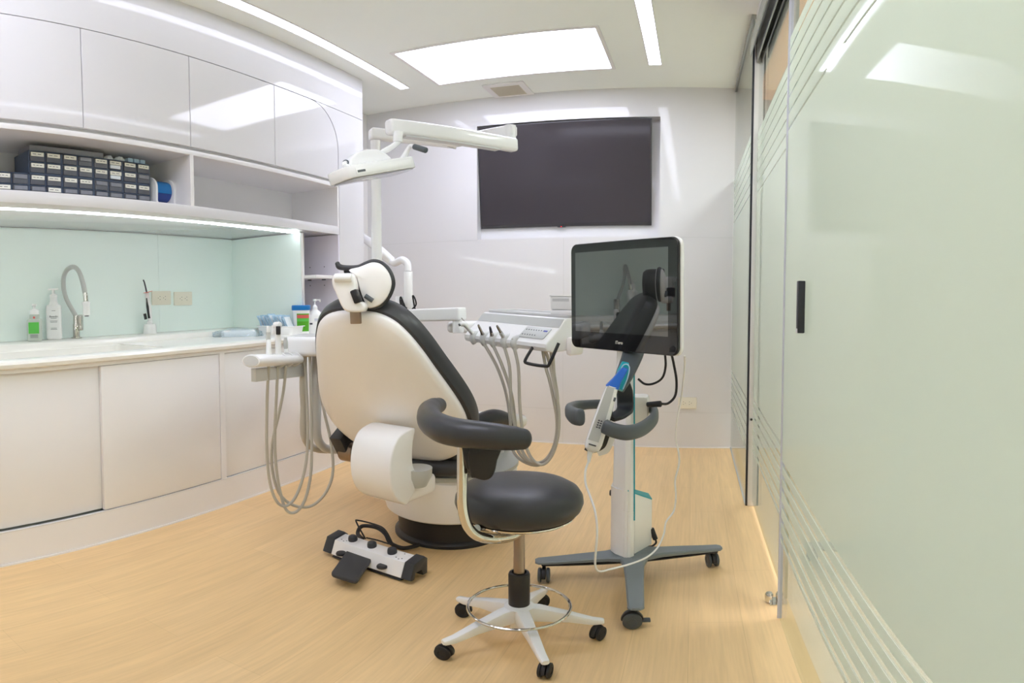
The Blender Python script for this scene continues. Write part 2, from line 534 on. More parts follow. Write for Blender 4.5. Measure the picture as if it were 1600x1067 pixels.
# ---------------------------------------------------------------- glass wall
Z0F, Z1F = .302, 1.93
gaps = [(.314, .336), (.368, .390), (.424, .445), (.477, .495), (.519, .536), (.562, .578)]
tgaps = [(1.606, 1.617), (1.661, 1.672), (1.716, 1.727), (1.771, 1.782), (1.826, 1.837), (1.881, 1.892)]
def film(x, y0, y1, parent):
    b = NB(); z = Z0F
    for g0, g1 in gaps + tgaps:
        box(b, (x - .0006, y0, z), (x + .0006, y1, g0)); z = g1
    box(b, (x - .0006, y0, z), (x + .0006, y1, Z1F))
    return obj('frosted_film', b, 'frosted_film', parent, 'frosted film with clear stripes at top and bottom', smooth=False)
def edge(x, y, z0, z1, parent, m='glass_edge', w=.005):
    b = NB(); box(b, (x - w, y - .004, z0), (x + w, y + .002, z1)); return obj('glass_edge', b, m, parent)

# far fixed pane
b = NB(); box(b, (XG - .004, 3.0, .0), (XG + .004, YB, ZC - .03)); o = struct('window_1', b, 'clear_glass')
film(XG - .006, 3.005, YB - .004, o)
b = NB(); box(b, (XG - .008, 3.0, 0), (XG + .008, YB, .006)); struct('trim_3', b, 'enamel_grey')
b = NB(); box(b, (XG - .012, 3.0, ZC - .03), (XG + .012, YB, ZC - .0)); struct('trim_4', b, 'aluminium')
# middle fixed pane, just outside the door
b = NB(); box(b, (.312, 1.90, .03), (.32, 2.99, ZC - .2)); o = struct('window_2', b, 'clear_glass')
film(.3105, 1.9, 2.985, o); edge(.316, 1.898, .03, ZC - .2, o, 'glass_edge_green')
# sliding door, nearest
b = NB(); box(b, (XG - .004, YR + .02, .006), (XG + .004, 1.80, 2.42)); o = struct('door_1', b, 'clear_glass')
film(XG - .0055, YR + .02, 1.795, o); b = NB(); box(b, (XG - .011, 1.7965, .006), (XG + .004, 1.8025, 2.42), bev=.001); obj('edge_seal', b, 'glass_edge', o, 'pale clear seal strip on the leading edge')
b = NB()
box(b, (XG - .024, 1.468, .997), (XG - .006, 1.492, 1.128), bev=.002)
h = obj('door_handle', b, 'dark_plastic', o)
b = NB(); box(b, (XG - .0245, 1.470, .996), (XG - .008, 1.4965, 1.008), bev=.001); obj('handle_end', b, 'pale_grey', h)
b = NB(); box(b, (XG - .024, 1.4925, 1.0085), (XG - .008, 1.4965, 1.128), bev=.001); obj('handle_face', b, 'pale_grey', h)
# seal strip and post between the far pane and the door bay
b = NB(); box(b, (XG - .006, 2.985, 0), (XG + .004, 3.003, 2.5)); struct('trim_5', b, 'dark_plastic')
b = NB(); box(b, (XG + .004, 2.975, 0), (XG + .045, 3.003, 2.5), bev=.003); o = struct('trim_6', b, 'white_satin')
b = NB(); cyl(b, (XG + .016, 2.974, .47), (XG + .016, 2.970, .47), .006); obj('screw_cap', b, 'black_plastic', o)
# door track along the top
b = NB()
box(b, (XG - .02, YR, 2.44), (XG + .06, 2.975, 2.452)); box(b, (XG - .02, YR, 2.36), (XG - .014, 2.975, 2.44))
box(b, (XG + .05, YR, 2.33), (XG + .06, 2.975, 2.44))
box(b, (XG + .012, YR, 2.33), (XG + .018, 2.975, 2.44))
o = struct('trim_7', b, 'aluminium')
b = NB(); box(b, (XG + .019, YR, 2.40), (XG + .049, 2.97, 2.439)); obj('track_shadow_gap', b, 'black_plastic', o)
b = NB(); box(b, (XG + .008, YR, 2.452), (XG + .03, 2.975, ZC - .001)); struct('trim_8', b, 'white_satin')
# floor guide
t = thing('door_floor_guide', 'small chrome floor guide at the foot of the sliding glass door', 'door guide', (XG, 1.93, 0))
b = NB(); box(b, (XG - .02, 1.90, 0), (XG + .04, 1.96, .004)); obj('base_plate', b, 'chrome', t)
for x in (XG - .02, XG + .016):
    b = NB(); lathe(b, [(.012, 0), (.014, .006), (.014, .03), (.010, .036), (0, .037)], rz((x, 1.93, .004), 0), 20); obj('roller', b, 'chrome', t)

# ---------------------------------------------------------------- ceiling fittings
def ceiling_light(name, x0, x1, y0, y1, label, m, trim=.012):
    t = thing(name, label, 'ceiling light', ((x0 + x1) / 2, (y0 + y1) / 2, ZC))
    b = NB(); box(b, (x0, y0, ZC - .004), (x1, y1, ZC - .001)); obj('diffuser', b, m, t)
    b = NB(); w = trim; z0, z1 = ZC - .008, ZC - .0005
    box(b, (x0 - w, y0 - w, z0), (x0, y1 + w, z1)); box(b, (x1, y0 - w, z0), (x1 + w, y1 + w, z1))
    box(b, (x0, y0 - w, z0), (x1, y0, z1)); box(b, (x0, y1, z0), (x1, y1 + w, z1))
    obj('frame', b, 'white_satin', t)
ceiling_light('ceiling_light_panel', -1.705, -.53, 3.155, 3.80, 'large bright rectangular light panel in the middle of the ceiling', 'light_panel', .022)
ceiling_light('ceiling_light_panel', -1.705, -.53, .35, 1.0, 'added rectangular ceiling light panel out of view, nearest the sink end of the room', 'light_panel', .022)  # unseen panel, added to help light the room
ceiling_light('ceiling_light_strip', -1.993, -1.925, -.9, 3.77, 'long bright light strip in the ceiling along the upper cabinets', 'light_strip', .004)
ceiling_light('ceiling_light_strip', -.29, -.215, -.9, 3.76, 'bright light strip in the ceiling towards the glass wall', 'light_strip', .004)
t = thing('ceiling_vent', 'square cream exhaust vent in the ceiling in front of the television', 'vent', (-1.3, 4.085, ZC))
b = NB(); prism(b, rrect(.30, .30, .015, cx=-1.3, cy=4.085), ZC - .012, ZC - .0005, bev=.003); obj('vent_cover', b, 'white_satin', t)
b = NB()
for i in range(14):
    box(b, (-1.40, 3.99 + i * .0142, ZC - .016), (-1.20, 3.998 + i * .0142, ZC - .011))
g = obj('grille', b, 'vent_grille', t)
b = NB(); box(b, (-1.405, 3.985, ZC - .0135), (-1.195, 4.19, ZC - .0118)); obj('grille_backing', b, 'vent_grille', t)

# ---------------------------------------------------------------- television
t = thing('television', 'large black flat television set in the recess of the back wall', 'television', (-.93, YB + .03, rz0 + .08))
tx0, tx1, tz0, tz1 = -1.586, -.303, 1.600, 2.392
TT = Matrix.Translation((0, YB - .006, tz1)) @ Matrix.Rotation(math.radians(5.5), 4, 'X') @ Matrix.Translation((0, 0, -tz1))
b = NB(); box(b, (tx0, 0, tz0), (tx1, .012, tz1), TT, bev=.003); obj('housing', b, 'tv_bezel', t)
b = NB(); box(b, (tx0 + .010, -.0015, tz0 + .022), (tx1 - .010, .0002, tz1 - .009), TT); obj('screen', b, 'tv_screen', t)
b = NB(); box(b, (-.99, -.006, tz0 - .006), (-.93, .006, tz0 + .004), TT, bev=.002); s = obj('sensor_bar', b, 'dark_plastic', t)
b = NB(); box(b, (-.966, -.0068, tz0 - .004), (-.958, -.0055, tz0 + .001), TT); obj('standby_light', b, 'red_dot', s)

def socket(name, M, label, w=.128, h=.078):
    """double socket plate in the x-z plane of M, facing -y"""
    t = thing(name, label, 'wall socket', M.translation)
    b = NB(); Mp = M @ Matrix.Rotation(PI / 2, 4, 'X')
    prism(b, rrect(w, h, .006), 0, .010, Mp, bev=.003); obj('cover_plate', b, 'socket_cream', t)
    for sx in (-.021, .021):
        b = NB()
        for dx, dz in ((-.007, .009), (-.007, -.009), (.007, 0)):
            prism(b, rrect(.004, .004, .0015), .0098, .0108, Mp @ Matrix.Translation((sx + dx, dz, 0)))
        obj('pin_holes', b, 'black_plastic', t)
    return t
socket('wall_socket', fr((-.03, YB, .333)), 'cream double wall socket low on the back wall beside the glass', .13, .085)

b = NB(); box(b, (-2.545, YB - .006, 0), (XG - .01, YB, .008)); struct('baseboard_back', b, 'white_satin')
b = NB(); box(b, (XF + .0005, -1.2, 0), (XF + .006, YE, .008)); struct('baseboard_left', b, 'white_satin')
# ---------------------------------------------------------------- built-in cabinets along the left
XB = -2.83                     # teal back panel
YN = -1.2                      # near end (behind the camera's left)
CT = .862                      # counter top
LG0 = .8925
# fascia above the wall cupboards, far column
b = NB()
box(b, (-2.54, YN, 2.329), (XF, YE, ZC - .0005))
struct('trim_9', b, 'white_gloss', label=None)
# column at the far end with the rounded door corner cut out of it
g = .004
def door_outline(y0, y1, z0, z1, r=0.0):
    pts = [(y0, z0), (y1, z0)]
    if r:
        for k in range(0, 13):
            a = PI / 2 * k / 12
            pts.append((y1 - r + r * math.cos(a), z1 - r * 1.0 + r * math.sin(a)))
    else: pts.append((y1, z1))
    pts.append((y0, z1))
    return pts
MF = fr((XF, 0, 0), (0, 1, 0), (0, 0, 1), (1, 0, 0))       # outline (y, z) standing on the cabinet fronts, z outwards
# column front with the concave corner
R = .285
pts = [(3.186, 0.86), (YE, .86), (YE, 2.325), (2.905, 2.325)]
yc, zc = 3.178 - R, 2.325 - R
for k in range(12, -1, -1):
    a = PI / 2 * k / 12
    pts.append((yc + (R + g) * math.cos(a), zc + (R + g) * math.sin(a)))
pts += [(3.181, 1.82), (3.186, 1.82)]
b = NB(); prism(b, pts[:3] + pts[3:], -.02, 0, MF)
box(b, (-2.54, 3.1855, 0), (XF - .0195, YE, 2.3285))
box(b, (XF - .02, 3.186, 0), (XF, YE, .86))
column = struct('wall_column', b, 'white_gloss')

t = thing('wall_cabinet', 'long glossy white wall cabinet with open shelf niche above the sink counter', 'wall cabinet', (-2.3, 1, 1.54))
b = NB(); box(b, (-2.5, YN, 2.29), (XF - .035, 3.17, 2.31))
box(b, (-2.52, YN, 1.54), (-2.50, 3.18, 2.32))           # back
box(b, (-2.52, YN, 1.797), (XF - .004, 3.18, 1.815))      # board above the niche
obj('carcass', b, 'white_laminate', t)
b = NB(); prism(b, [(YN, 1.795), (3.165, 1.795), (3.165, 1.820), (YN, 1.820)], -.024, -.001, MF, bev=.002); box(b, (XF - .030, YN, 1.797), (XF - .025, 3.18, 1.845))
obj('finger_rail', b, 'white_satin', t)
b = NB(); box(b, (-2.82, YN, 1.488), (XF, 3.184, 1.54), bev=.002); obj('bottom_board', b, 'white_gloss', t)
b = NB(); box(b, (-2.50, 1.925, 1.54), (XF - .001, 1.948, 1.797)); obj('divider', b, 'white_satin', t)
b = NB(); box(b, (-2.50, 3.165, 1.54), (XF - .001, 3.182, 1.797)); obj('side_panel', b, 'white_satin', t)
ys = [-.5, .12, .735, 1.335, 1.933, 2.557, 3.178]
for i, (y0, y1) in enumerate(zip(ys, ys[1:])):
    last = i == len(ys) - 2
    b = NB(); prism(b, door_outline(y0 + g / 2, y1 - g / 2, 1.838, 2.325, R if last else 0), -.019, 0, MF, bev=.0012, seg=1)
    obj('door', b, 'white_gloss', t, label='end door with one rounded top corner' if last else None)
b = NB(); box(b, (XF - .030, YN, 2.312), (XF - .0205, 2.9, 2.3285)); box(b, (XF - .030, 2.85, 1.84), (XF - .0205, 3.1845, 2.3285)); obj('shadow_gap', b, 'ink', t)
t = thing('led_strip_light', 'thin bright strip light under the front edge of the wall cabinet', 'strip light', (-2.262, 1, 1.4875))
b = NB(); box(b, (-2.268, YN + .01, 1.481), (-2.256, 2.925, 1.4875), bev=.001); obj('diffuser', b, 'led_strip', t)
b = NB(); box(b, (-2.268, 2.925, 1.481), (-2.256, 2.928, 1.4875)); obj('end_cap', b, 'white_satin', t)

# teal splashback, its joint, the return at the shelf end
b = NB(); box(b, (XB - .02, YN, LG0), (XB, 2.279, 1.487)); struct('trim_10', b, 'teal_glass', smooth=False)
b = NB(); box(b, (XB - .02, 2.281, LG0), (XB, 2.930, 1.487)); struct('trim_11', b, 'teal_glass', smooth=False)
b = NB(); box(b, (XB, 2.923, LG0), (-2.245, 2.929, 1.487)); box(b, (-2.598, 2.923, CT + .0005), (-2.245, 2.929, LG0)); struct('trim_12', b, 'teal_glass', smooth=False)
b = NB(); box(b, (-2.9, YN, 0), (XB - .02, YE, 2.6)); struct('wall_left_core', b, 'white_satin')
b = NB(); box(b, (XB - .02, YN, 1.5), (-2.52, YE, 2.6)); struct('wall_left_upper', b, 'white_satin')

# open corner shelves between the splashback and the column
t = thing('corner_shelf_unit', 'narrow open lilac-white shelf unit at the far end of the counter', 'shelf', (-2.45, 3.05, CT))
b = NB(); box(b, (XB, 2.93, LG0), (-2.235, 2.946, 1.487), bev=.001); box(b, (-2.598, 2.93, CT + .0005), (-2.235, 2.946, LG0)); obj('side_panel', b, 'white_satin', t)
b = NB(); box(b, (XB, 3.166, LG0), (XF, 3.184, 1.487)); box(b, (-2.598, 3.166, CT + .0005), (XF, 3.184, LG0)); o = obj('side_panel', b, 'lilac_white', t)
for x in (XF - .11, XF - .225):
    for z in (1.165, 1.285):
        b = NB(); cyl(b, (x, 3.1665, z), (x, 3.1645, z), .0035, n=10); obj('pin_hole', b, 'ink', o)
b = NB(); box(b, (XB, 2.946, LG0), (XB + .012, 3.166, 1.487)); obj('back_panel', b, 'lilac_white', t)
b = NB(); box(b, (XB + .012, 2.947, 1.205), (XF - .02, 3.165, 1.225), bev=.001); obj('shelf_board', b, 'white_satin', t)
for x in (XF - .11, XF - .225):
    b = NB(); box(b, (x - .01, 3.150, 1.198), (x + .01, 3.166, 1.2045)); obj('shelf_pin', b, 'ink', t)

# base cabinet
t = thing('base_cabinet', 'long white base cabinet with flat sliding doors under the sink counter', 'base cabinet', (-2.4, 1, 0))
b = NB(); box(b, (XF - .02, YN, 0), (XF, 3.184, .150)); obj('plinth', b, 'white_laminate', t)
b = NB(); box(b, (XF - .012, YN, .150), (XF + .001, 3.18, .156)); obj('bottom_track', b, 'white_gloss', t)
b = NB(); box(b, (XF - .03, YN, .811), (XF, 3.18, .8275)); obj('top_rail', b, 'white_laminate', t)
b = NB(); box(b, (XF - .056, YN, .15), (XF - .046, 3.18, .80)); box(b, (XB, YN, .13), (XF - .046, 3.18, .15)); box(b, (XB, YN, .15), (XB + .01, 3.18, .8)); obj('carcass', b, 'enamel_grey', t)
for (y0, y1, x1) in ((.10, .74, XF - .002), (.745, 1.405, XF - .022), (1.39, 2.092, XF - .002), (2.135, 2.86, XF - .006)):
    b = NB(); box(b, (x1 - .018, y0, .163 if x1 < XF - .01 else .160), (x1, y1, .8085), bev=.001); obj('sliding_door', b, 'white_laminate', t)
for (y0, y1) in ((2.095, 2.131), (2.862, 3.184)):
    b = NB(); box(b, (XF - .03, y0, .15), (XF, y1, .811)); obj('stile', b, 'white_laminate', t)

# counter with the moulded sink and raised ledge at the back
LG = .892
t = thing('worktop', 'white moulded stone worktop with integrated sink', 'worktop', (-2.45, 1, .83))
b = NB()
sx0, sx1, sy0, sy1 = -2.60, -2.20, .95, 1.80
pts_f = [(XF + .022, .834), (XF + .026, .848), (XF + .020, .859), (XF + .008, CT), (-2.2, CT), (-2.2, .828), (XF + .012, .828)]
MY = fr((0, YN, 0), (1, 0, 0), (0, 0, 1), (0, 1, 0))
prism(b, pts_f[::-1], 0, 3.184 - YN, MY)
box(b, (-2.60, YN, .828), (-2.2, sy0, CT)); box(b, (-2.60, sy1, .828), (-2.2, 3.184, CT))
prism(b, [(-2.60, .828), (-2.60, CT + .002), (-2.615, LG - .004), (-2.625, LG), (XB, LG), (XB, .828)], 0, 3.184 - YN, MY)
obj('slab', b, 'stone_white', t)
b = NB()                                                  # basin
b2 = bmesh.new()
rim = rrect(sx1 - sx0, sy1 - sy0, .05, 6, (sx0 + sx1) / 2, (sy0 + sy1) / 2)
loops = []
for s, z in ((1.02, CT - .001), (.985, CT - .008), (.97, CT - .05), (.90, CT - .15), (.80, CT - .165), (.1, CT - .17)):
    cx, cy = (sx0 + sx1) / 2, (sy0 + sy1) / 2
    loops.append([b2.verts.new((cx + (x - cx) * s, cy + (y - cy) * s, z)) for x, y in rim])
for a_, c_ in zip(loops, loops[1:]):
    for j in range(len(rim)): b2.faces.new((a_[j], a_[(j + 1) % len(rim)], c_[(j + 1) % len(rim)], c_[j]))
b2.faces.new(loops[-1]); bmesh.ops.recalc_face_normals(b2, faces=b2.faces)
join(b, b2); obj('sink_basin', b, 'stone_white', t)
b = NB(); lathe(b, [(0, 0), (.03, 0), (.035, .003), (.028, .004), (0, .003)], rz((-2.4, 1.38, CT - .170), 0), 24); obj('drain', b, 'chrome', t)

socket('wall_socket', fr((XB, 2.293, 1.100), (0, -1, 0), (-1, 0, 0)), 'cream double socket on the teal splashback, behind the curing light', .148, .085)
socket('wall_socket', fr((XB, 2.468, 1.094), (0, -1, 0), (-1, 0, 0)), 'cream double socket on the teal splashback, the free one to the right', .148, .085)

# ---------------------------------------------------------------- things on the ledge
# foam soap bottle with green label
p = at(55, 533, Z=LG); p.x = max(p.x, XB + .04)
M = rz((p.x, p.y, LG), math.radians(58))
t = thing('foam_soap_bottle', 'short clear-sided foam soap bottle with a bright green label, left of the white pump bottle', 'soap bottle', M.translation)
b = NB(); prism(b, rrect(.078, .05, .018), 0, .115, M, bev=.008, seg=3)
lathe(b, [(.026, .112), (.026, .135), (.022, .14)], M, 24); obj('bottle', b, 'soap_bottle', t)
b = NB(); lathe(b, [(.024, .138), (.024, .158), (.015, .165), (.007, .168), (.007, .178), (.012, .18), (.013, .19), (.0, .193)], M, 24)
box(b, (-.008, -.042, .180), (.008, .0, .191), M, bev=.003); obj('pump', b, 'white_bottle', t)
b = NB(); box(b, (-.030, -.0262, .040), (.024, -.0248, .098), M); l = obj('label', b, 'green_label', t)
b = NB(); text_bm(b, 'SOAP', .012, M @ fr((0, -.0254, .026), (1, 0, 0), (0, 0, 1), (0, -1, 0))); bmesh.ops.delete(b, geom=list(b.verts), context='VERTS')
for k in range(3): box(b, (-.022, -.0256, .020 + k * .006), (.018, -.0249, .022 + k * .006), M)
obj('label_print', b, 'ink', l)
b = NB(); cyl(b, M @ Vector((0, -.0262, .122)), M @ Vector((0, -.027, .122)), .006, n=12); obj('logo_dot', b, 'red_label', t)
# tall white pump bottle
p = at(82, 530, Z=LG); p.x = max(p.x, XB + .05)
M = rz((p.x, p.y, LG), math.radians(58))
t = thing('pump_bottle', 'tall white rectangular pump bottle beside the tap', 'soap bottle', M.translation)
b = NB(); prism(b, rrect(.082, .055, .014), 0, .185, M, bev=.012, seg=3)
lathe(b, [(.030, .180), (.020, .200), (.019, .215), (.020, .222)], M, 24); obj('bottle', b, 'white_bottle', t)
b = NB(); lathe(b, [(.021, .220), (.021, .236), (.008, .243), (.007, .262), (.008, .268), (.0, .270)], M, 24)
box(b, (-.028, -.010, .262), (.028, .010, .271), M, bev=.003); obj('pump', b, 'white_bottle', t)
b = NB()
for z, w, s in ((.122, .034, 'Bactex'), ):
    text_bm(b, 'Baxedin', .014, M @ fr((0, -.0282, z), (1, 0, 0), (0, 0, 1), (0, -1, 0)))
for z, w in ((.112, .03), (.098, .04), (.092, .036), (.152, .02), (.060, .03), (.054, .034)):
    box(b, (-w / 2, -.0282, z), (w / 2, -.0274, z + .0016), M)
obj('label_print', b, 'ink', t)

# tap
p = at(112, 528, Z=LG); bx, by = max(p.x, XB + .07), p.y
t = thing('faucet', 'chrome sink tap with a grey flexible gooseneck and white spray head', 'faucet', (bx, by, LG))
dd = bx
def tp(px, py, D=None): return at(px, py, D=math.hypot(bx, by) if D is None else D)
D0 = math.hypot(bx, by)
b = NB(); lathe(b, [(.030, 0), (.030, .006), (.019, .010), (.019, .075), (.016, .080), (.016, .12), (.0135, .125), (0, .125)], rz((bx, by, LG), 0), 28); obj('body', b, 'chrome', t)
b = NB(); Mt = rz((bx, by, LG), math.radians(35))
prism(b, rrect(.030, .085, .012), .016, .038, Mt @ fr((0, 0, .085), (0, 1, 0), (0, 0, 1), (1, 0, 0)), bev=.004); obj('lever_handle', b, 'chrome', t)
b = NB()
cpts = [(bx, by, LG + .12), tp(103, 465), tp(99, 440, D0 * .995), tp(103, 424, D0 * .99), tp(113, 417, D0 * .975), tp(122, 422, D0 * .96), tp(129, 440, D0 * .945), tp(134, 463, D0 * .935)]
tube(b, cpts, .0125, n=14); obj('flexible_hose', b, 'enamel_grey', t)
q0, q1, q2 = tp(133, 458, D0 * .936), tp(134.5, 471, D0 * .934), tp(135.5, 493, D0 * .932)
b = NB(); cyl(b, q0, q1, .0125); obj('collar', b, 'chrome', t)
b = NB(); lathe(b, [(.014, 0), (.021, .004), (.021, .012), (.018, .018), (.019, (q2 - q1).length - .01), (.015, (q2 - q1).length), (0, (q2 - q1).length)], aim(q1, q2), 28); s = obj('spray_head', b, 'white_bottle', t)
b = NB(); cyl(b, q2 + (q2 - q1).normalized() * .001, q2 + (q2 - q1).normalized() * .004, .011); obj('nozzle', b, 'ink', s)

# curing light on its charger
p = at(234, 521, Z=LG); p.x = max(p.x, XB + .06)
M = rz((p.x, p.y, LG), math.radians(49))
t = thing('curing_light_charger', 'white round charging base on the ledge below the wall sockets', 'charger', M.translation)
b = NB(); lathe(b, [(.040, 0), (.041, .004), (.036, .05), (.033, .056), (.02, .058), (0, .058)], M, 32); obj('base', b, 'white_bottle', t)
b = NB(); lathe(b, [(.017, .057), (.018, .072), (.012, .074)], M @ Matrix.Rotation(.05, 4, 'X'), 20); obj('cradle', b, 'white_bottle', t)
t = thing('curing_light', 'black and white curing light with an orange round shield standing in its charger', 'curing light', M @ Vector((0, 0, .072)))
D1 = math.hypot(p.x, p.y)
a0, a1, a2, a3 = at(235, 503, D=D1), at(232.5, 480, D=D1), at(229.5, 458, D=D1), at(225, 438, D=D1)
b = NB(); tube(b, [a0, a1, a2], [.012, .016, .011], n=14, round_end=.003); obj('body', b, 'white_bottle', t)
b = NB(); off = Vector((.35, -.9, 0)).normalized() * .006
tube(b, [a1 + (a0 - a1) * .75 + off, a1 + off * 1.2, a2 + (a1 - a2) * .35 + off], [.009, .011, .007], n=12); obj('grip', b, 'black_plastic', t)
b = NB(); tube(b, [at(228, 499, D=D1 - .01), at(226, 490, D=D1 - .01)], .009, n=10, k=1); obj('trigger', b, 'black_plastic', t)
b = NB(); ax = (a3 - a2).normalized(); Ms = aim(a2, a3)
lathe(b, [(0, .002), (.02, .0035), (.026, .004), (.026, .006), (0, .005)], Ms @ Matrix.Translation((.012, 0, 0)), 28, sx=1.15, sy=1); obj('eye_shield', b, 'orange_shield', t)
b = NB(); tube(b, [a2, a2 + (a3 - a2) * .6, at(225.5, 441, D=D1), at(224, 437.5, D=D1 - .01)], [.005, .0045, .004, .004], n=10); obj('light_guide', b, 'ink', t)
# ---------------------------------------------------------------- drawer organisers in the niche
XO = -2.25
OW, OH, OD = .159, .1035, .14
def organiser(y, z, cells, label, parent_z=None):
    t = thing('drawer_organiser', label, 'drawer organiser', (XO - OD / 2, y + OW / 2, z), 0, 'small drawer organisers in the wall cabinet niche')
    b = NB()
    box(b, (XO - OD, y, z), (XO - .003, y + .004, z + OH)); box(b, (XO - OD, y + OW - .004, z), (XO - .003, y + OW, z + OH))
    box(b, (XO - OD, y, z), (XO - .003, y + OW, z + .004)); box(b, (XO - OD, y, z + OH - .004), (XO - .003, y + OW, z + OH))
    box(b, (XO - OD, y, z + OH / 2 - .002), (XO - .003, y + OW, z + OH / 2 + .002))
    box(b, (XO - OD, y + OW / 2 - .002, z), (XO - .003, y + OW / 2 + .002, z + OH))
    box(b, (XO - OD, y, z), (XO - OD + .004, y + OW, z + OH))
    obj('frame', b, 'organiser_blue', t)
    for k, c in enumerate(cells):
        r, q = divmod(k, 2)
        y0 = y + .006 + q * (OW / 2 - .001); y1 = y0 + OW / 2 - .011
        z0 = z + (.0055 if r else OH / 2 + .0035); z1 = z0 + OH / 2 - .010
        b = NB()
        box(b, (XO - .12, y0, z0), (XO - .006, y1, z1 - .012)); box(b, (XO - .006, y0, z0), (XO, y1, z1), bev=.001, seg=1)
        d = obj('drawer', b, 'drawer_smoke', t)
        b = NB(); box(b, (XO, y0 + .004, z1 - .020), (XO + .0045, y1 - .004, z1 - .002), bev=.001, seg=1)
        obj('label_holder', b, 'label_card' if c else 'drawer_clear', d)
        if c:
            b = NB()
            n = random.randint(2, 3); w = (y1 - y0 - .02) / n
            for i in range(n): box(b, (XO + .0045, y0 + .010 + i * w, z1 - .0125), (XO + .0049, y0 + .010 + i * w + w * .7, z1 - .0100))
            obj('label_print', b, 'ink', d)
        if c == 2:
            b = NB(); box(b, (XO + .0003, y0 + .004, z0 + .003), (XO + .006, y1 - .010, z0 + .019), bev=.001, seg=1)
            obj('paper_slip', b, 'pouch_paper', d)
ordn = ['first', 'second', 'third', 'fourth', 'fifth']
up = [(1, 1, 1, 1), (1, 0, 1, 1), (1, 2, 1, 2), (1, 1, 1, 0)]
lo = [(1, 0, 1, 0), (1, 1, 0, 1), (1, 1, 0, 0), (0, 0, 0, 0), (1, 1, 0, 0)]
desc_u = ['leftmost unit of the upper row, all four drawers labelled', 'second unit of the upper row, one top drawer unlabelled',
          'third unit of the upper row, with white slips stuck below its labels', 'last unit of the upper row, beside the blue roll']
desc_l = ['bottom row unit cut by the left edge of the picture', 'bottom row unit under the leftmost upper one',
          'bottom row unit under the second upper one, only top labels', 'bottom row unit with no labels at all', 'bottom row unit next to the roll dispenser']
for i, c in enumerate(lo):
    organiser(.975 + .1605 * i, 1.5405, c, 'blue-grey drawer organiser, ' + desc_l[i])
for i, c in enumerate(up):
    organiser(1.1355 + .1605 * i, 1.5405 + OH + .0008, c, 'blue-grey drawer organiser, ' + desc_u[i])
zt = 1.5405 + 2 * OH + .0018
# clear compartment tray and small bags on top
t = thing('compartment_tray', 'shallow clear plastic compartment tray lying on the upper drawer organisers', 'tray', (-2.31, 1.33, zt))
b = NB(); y0, y1, x0, x1 = 1.145, 1.52, -2.37, -2.262
box(b, (x0, y0, zt), (x1, y1, zt + .003)); box(b, (x0, y0, zt), (x0 + .002, y1, zt + .026)); box(b, (x1 - .002, y0, zt), (x1, y1, zt + .026))
for i in range(9):
    y = y0 + (y1 - y0 - .002) * i / 8; box(b, (x0, y, zt), (x1, y + .002, zt + .026))
obj('tray_body', b, 'drawer_clear', t, smooth=False)
for i, (y, w, m, lab) in enumerate(((1.565, .05, 'clear_plastic', 'crumpled clear bag on the organisers, the left one'), (1.625, .05, 'pouch_paper', 'crumpled whitish bag on the organisers, the right one'))):
    t = thing('plastic_bag', lab, 'bag', (-2.30, y, zt), 0, 'small bags on the drawer organisers')
    b = NB(); b2 = bmesh.new(); bmesh.ops.create_icosphere(b2, subdivisions=3, radius=1)
    for v in b2.verts:
        k = .8 + .3 * random.random(); v.co = Vector((v.co.x * .04 * k, v.co.y * w / 2 * k * 1.1, max(-.0, v.co.z * .03 * k)))
    join(b, b2, Matrix.Translation((-2.30, y, zt))); obj('crumpled_film', b, 'pouch_paper', t, sharp=20)
for i, y in enumerate((1.672, 1.708, 1.744)):
    t = thing('small_blue_packet', 'small pale blue packet on the last organiser, %s of three' % ('nearest the bags', 'middle one', 'nearest the roll')[i], 'packet', (-2.29, y, zt), 0, 'pale blue packets on the organisers')
    b = NB(); box(b, (-2.33, y - .015, zt), (-2.262, y + .015, zt + .022), bev=.004); obj('wrapper', b, 'pouch_blue', t)

# barrier film roll in its dispenser
t = thing('roll_dispenser', 'white dispenser with a roll of bright blue film beside the drawer organisers', 'dispenser', (-2.3, 1.86, 1.5405))
Mr = fr((-2.30, 0, 1.5405), (1, 0, 0), (0, 0, 1), (0, -1, 0))
prof = [(-.075, 0), (.075, 0)] + [(.075 * math.cos(a), .085 + .075 * math.sin(a)) for a in [math.radians(x) for x in range(0, 181, 12)]]
prof = [(.08, 0), (.06, .03), (.062, .085)] + [(.062 * math.cos(math.radians(a)), .095 + .06 * math.sin(math.radians(a))) for a in range(10, 171, 12)] + [(-.062, .085), (-.07, 0)]
for y in (1.80, 1.912):
    b = NB(); prism(b, prof, -y - .013, -y, Mr, bev=.003); obj('side_plate', b, 'white_bottle', t)
b = NB(); box(b, (-2.36, 1.812, 1.541), (-2.25, 1.913, 1.552)); obj('base', b, 'white_bottle', t)
b = NB(); cyl(b, (-2.305, 1.815, 1.626), (-2.305, 1.911, 1.626), .052, n=40); obj('film_roll', b, 'roll_indigo', t)
b = NB(); tube(b, [(-2.335, 1.862, 1.672), (-2.30, 1.862, 1.681), (-2.262, 1.862, 1.664), (-2.250, 1.862, 1.640), (-2.249, 1.862, 1.612)], 1, k=4, sect=[(-.044, -.001), (.044, -.001), (.044, .001), (-.044, .001)], up=(0, 0, 1) if 0 else None); obj('film_sheet', b, 'roll_blue', t)

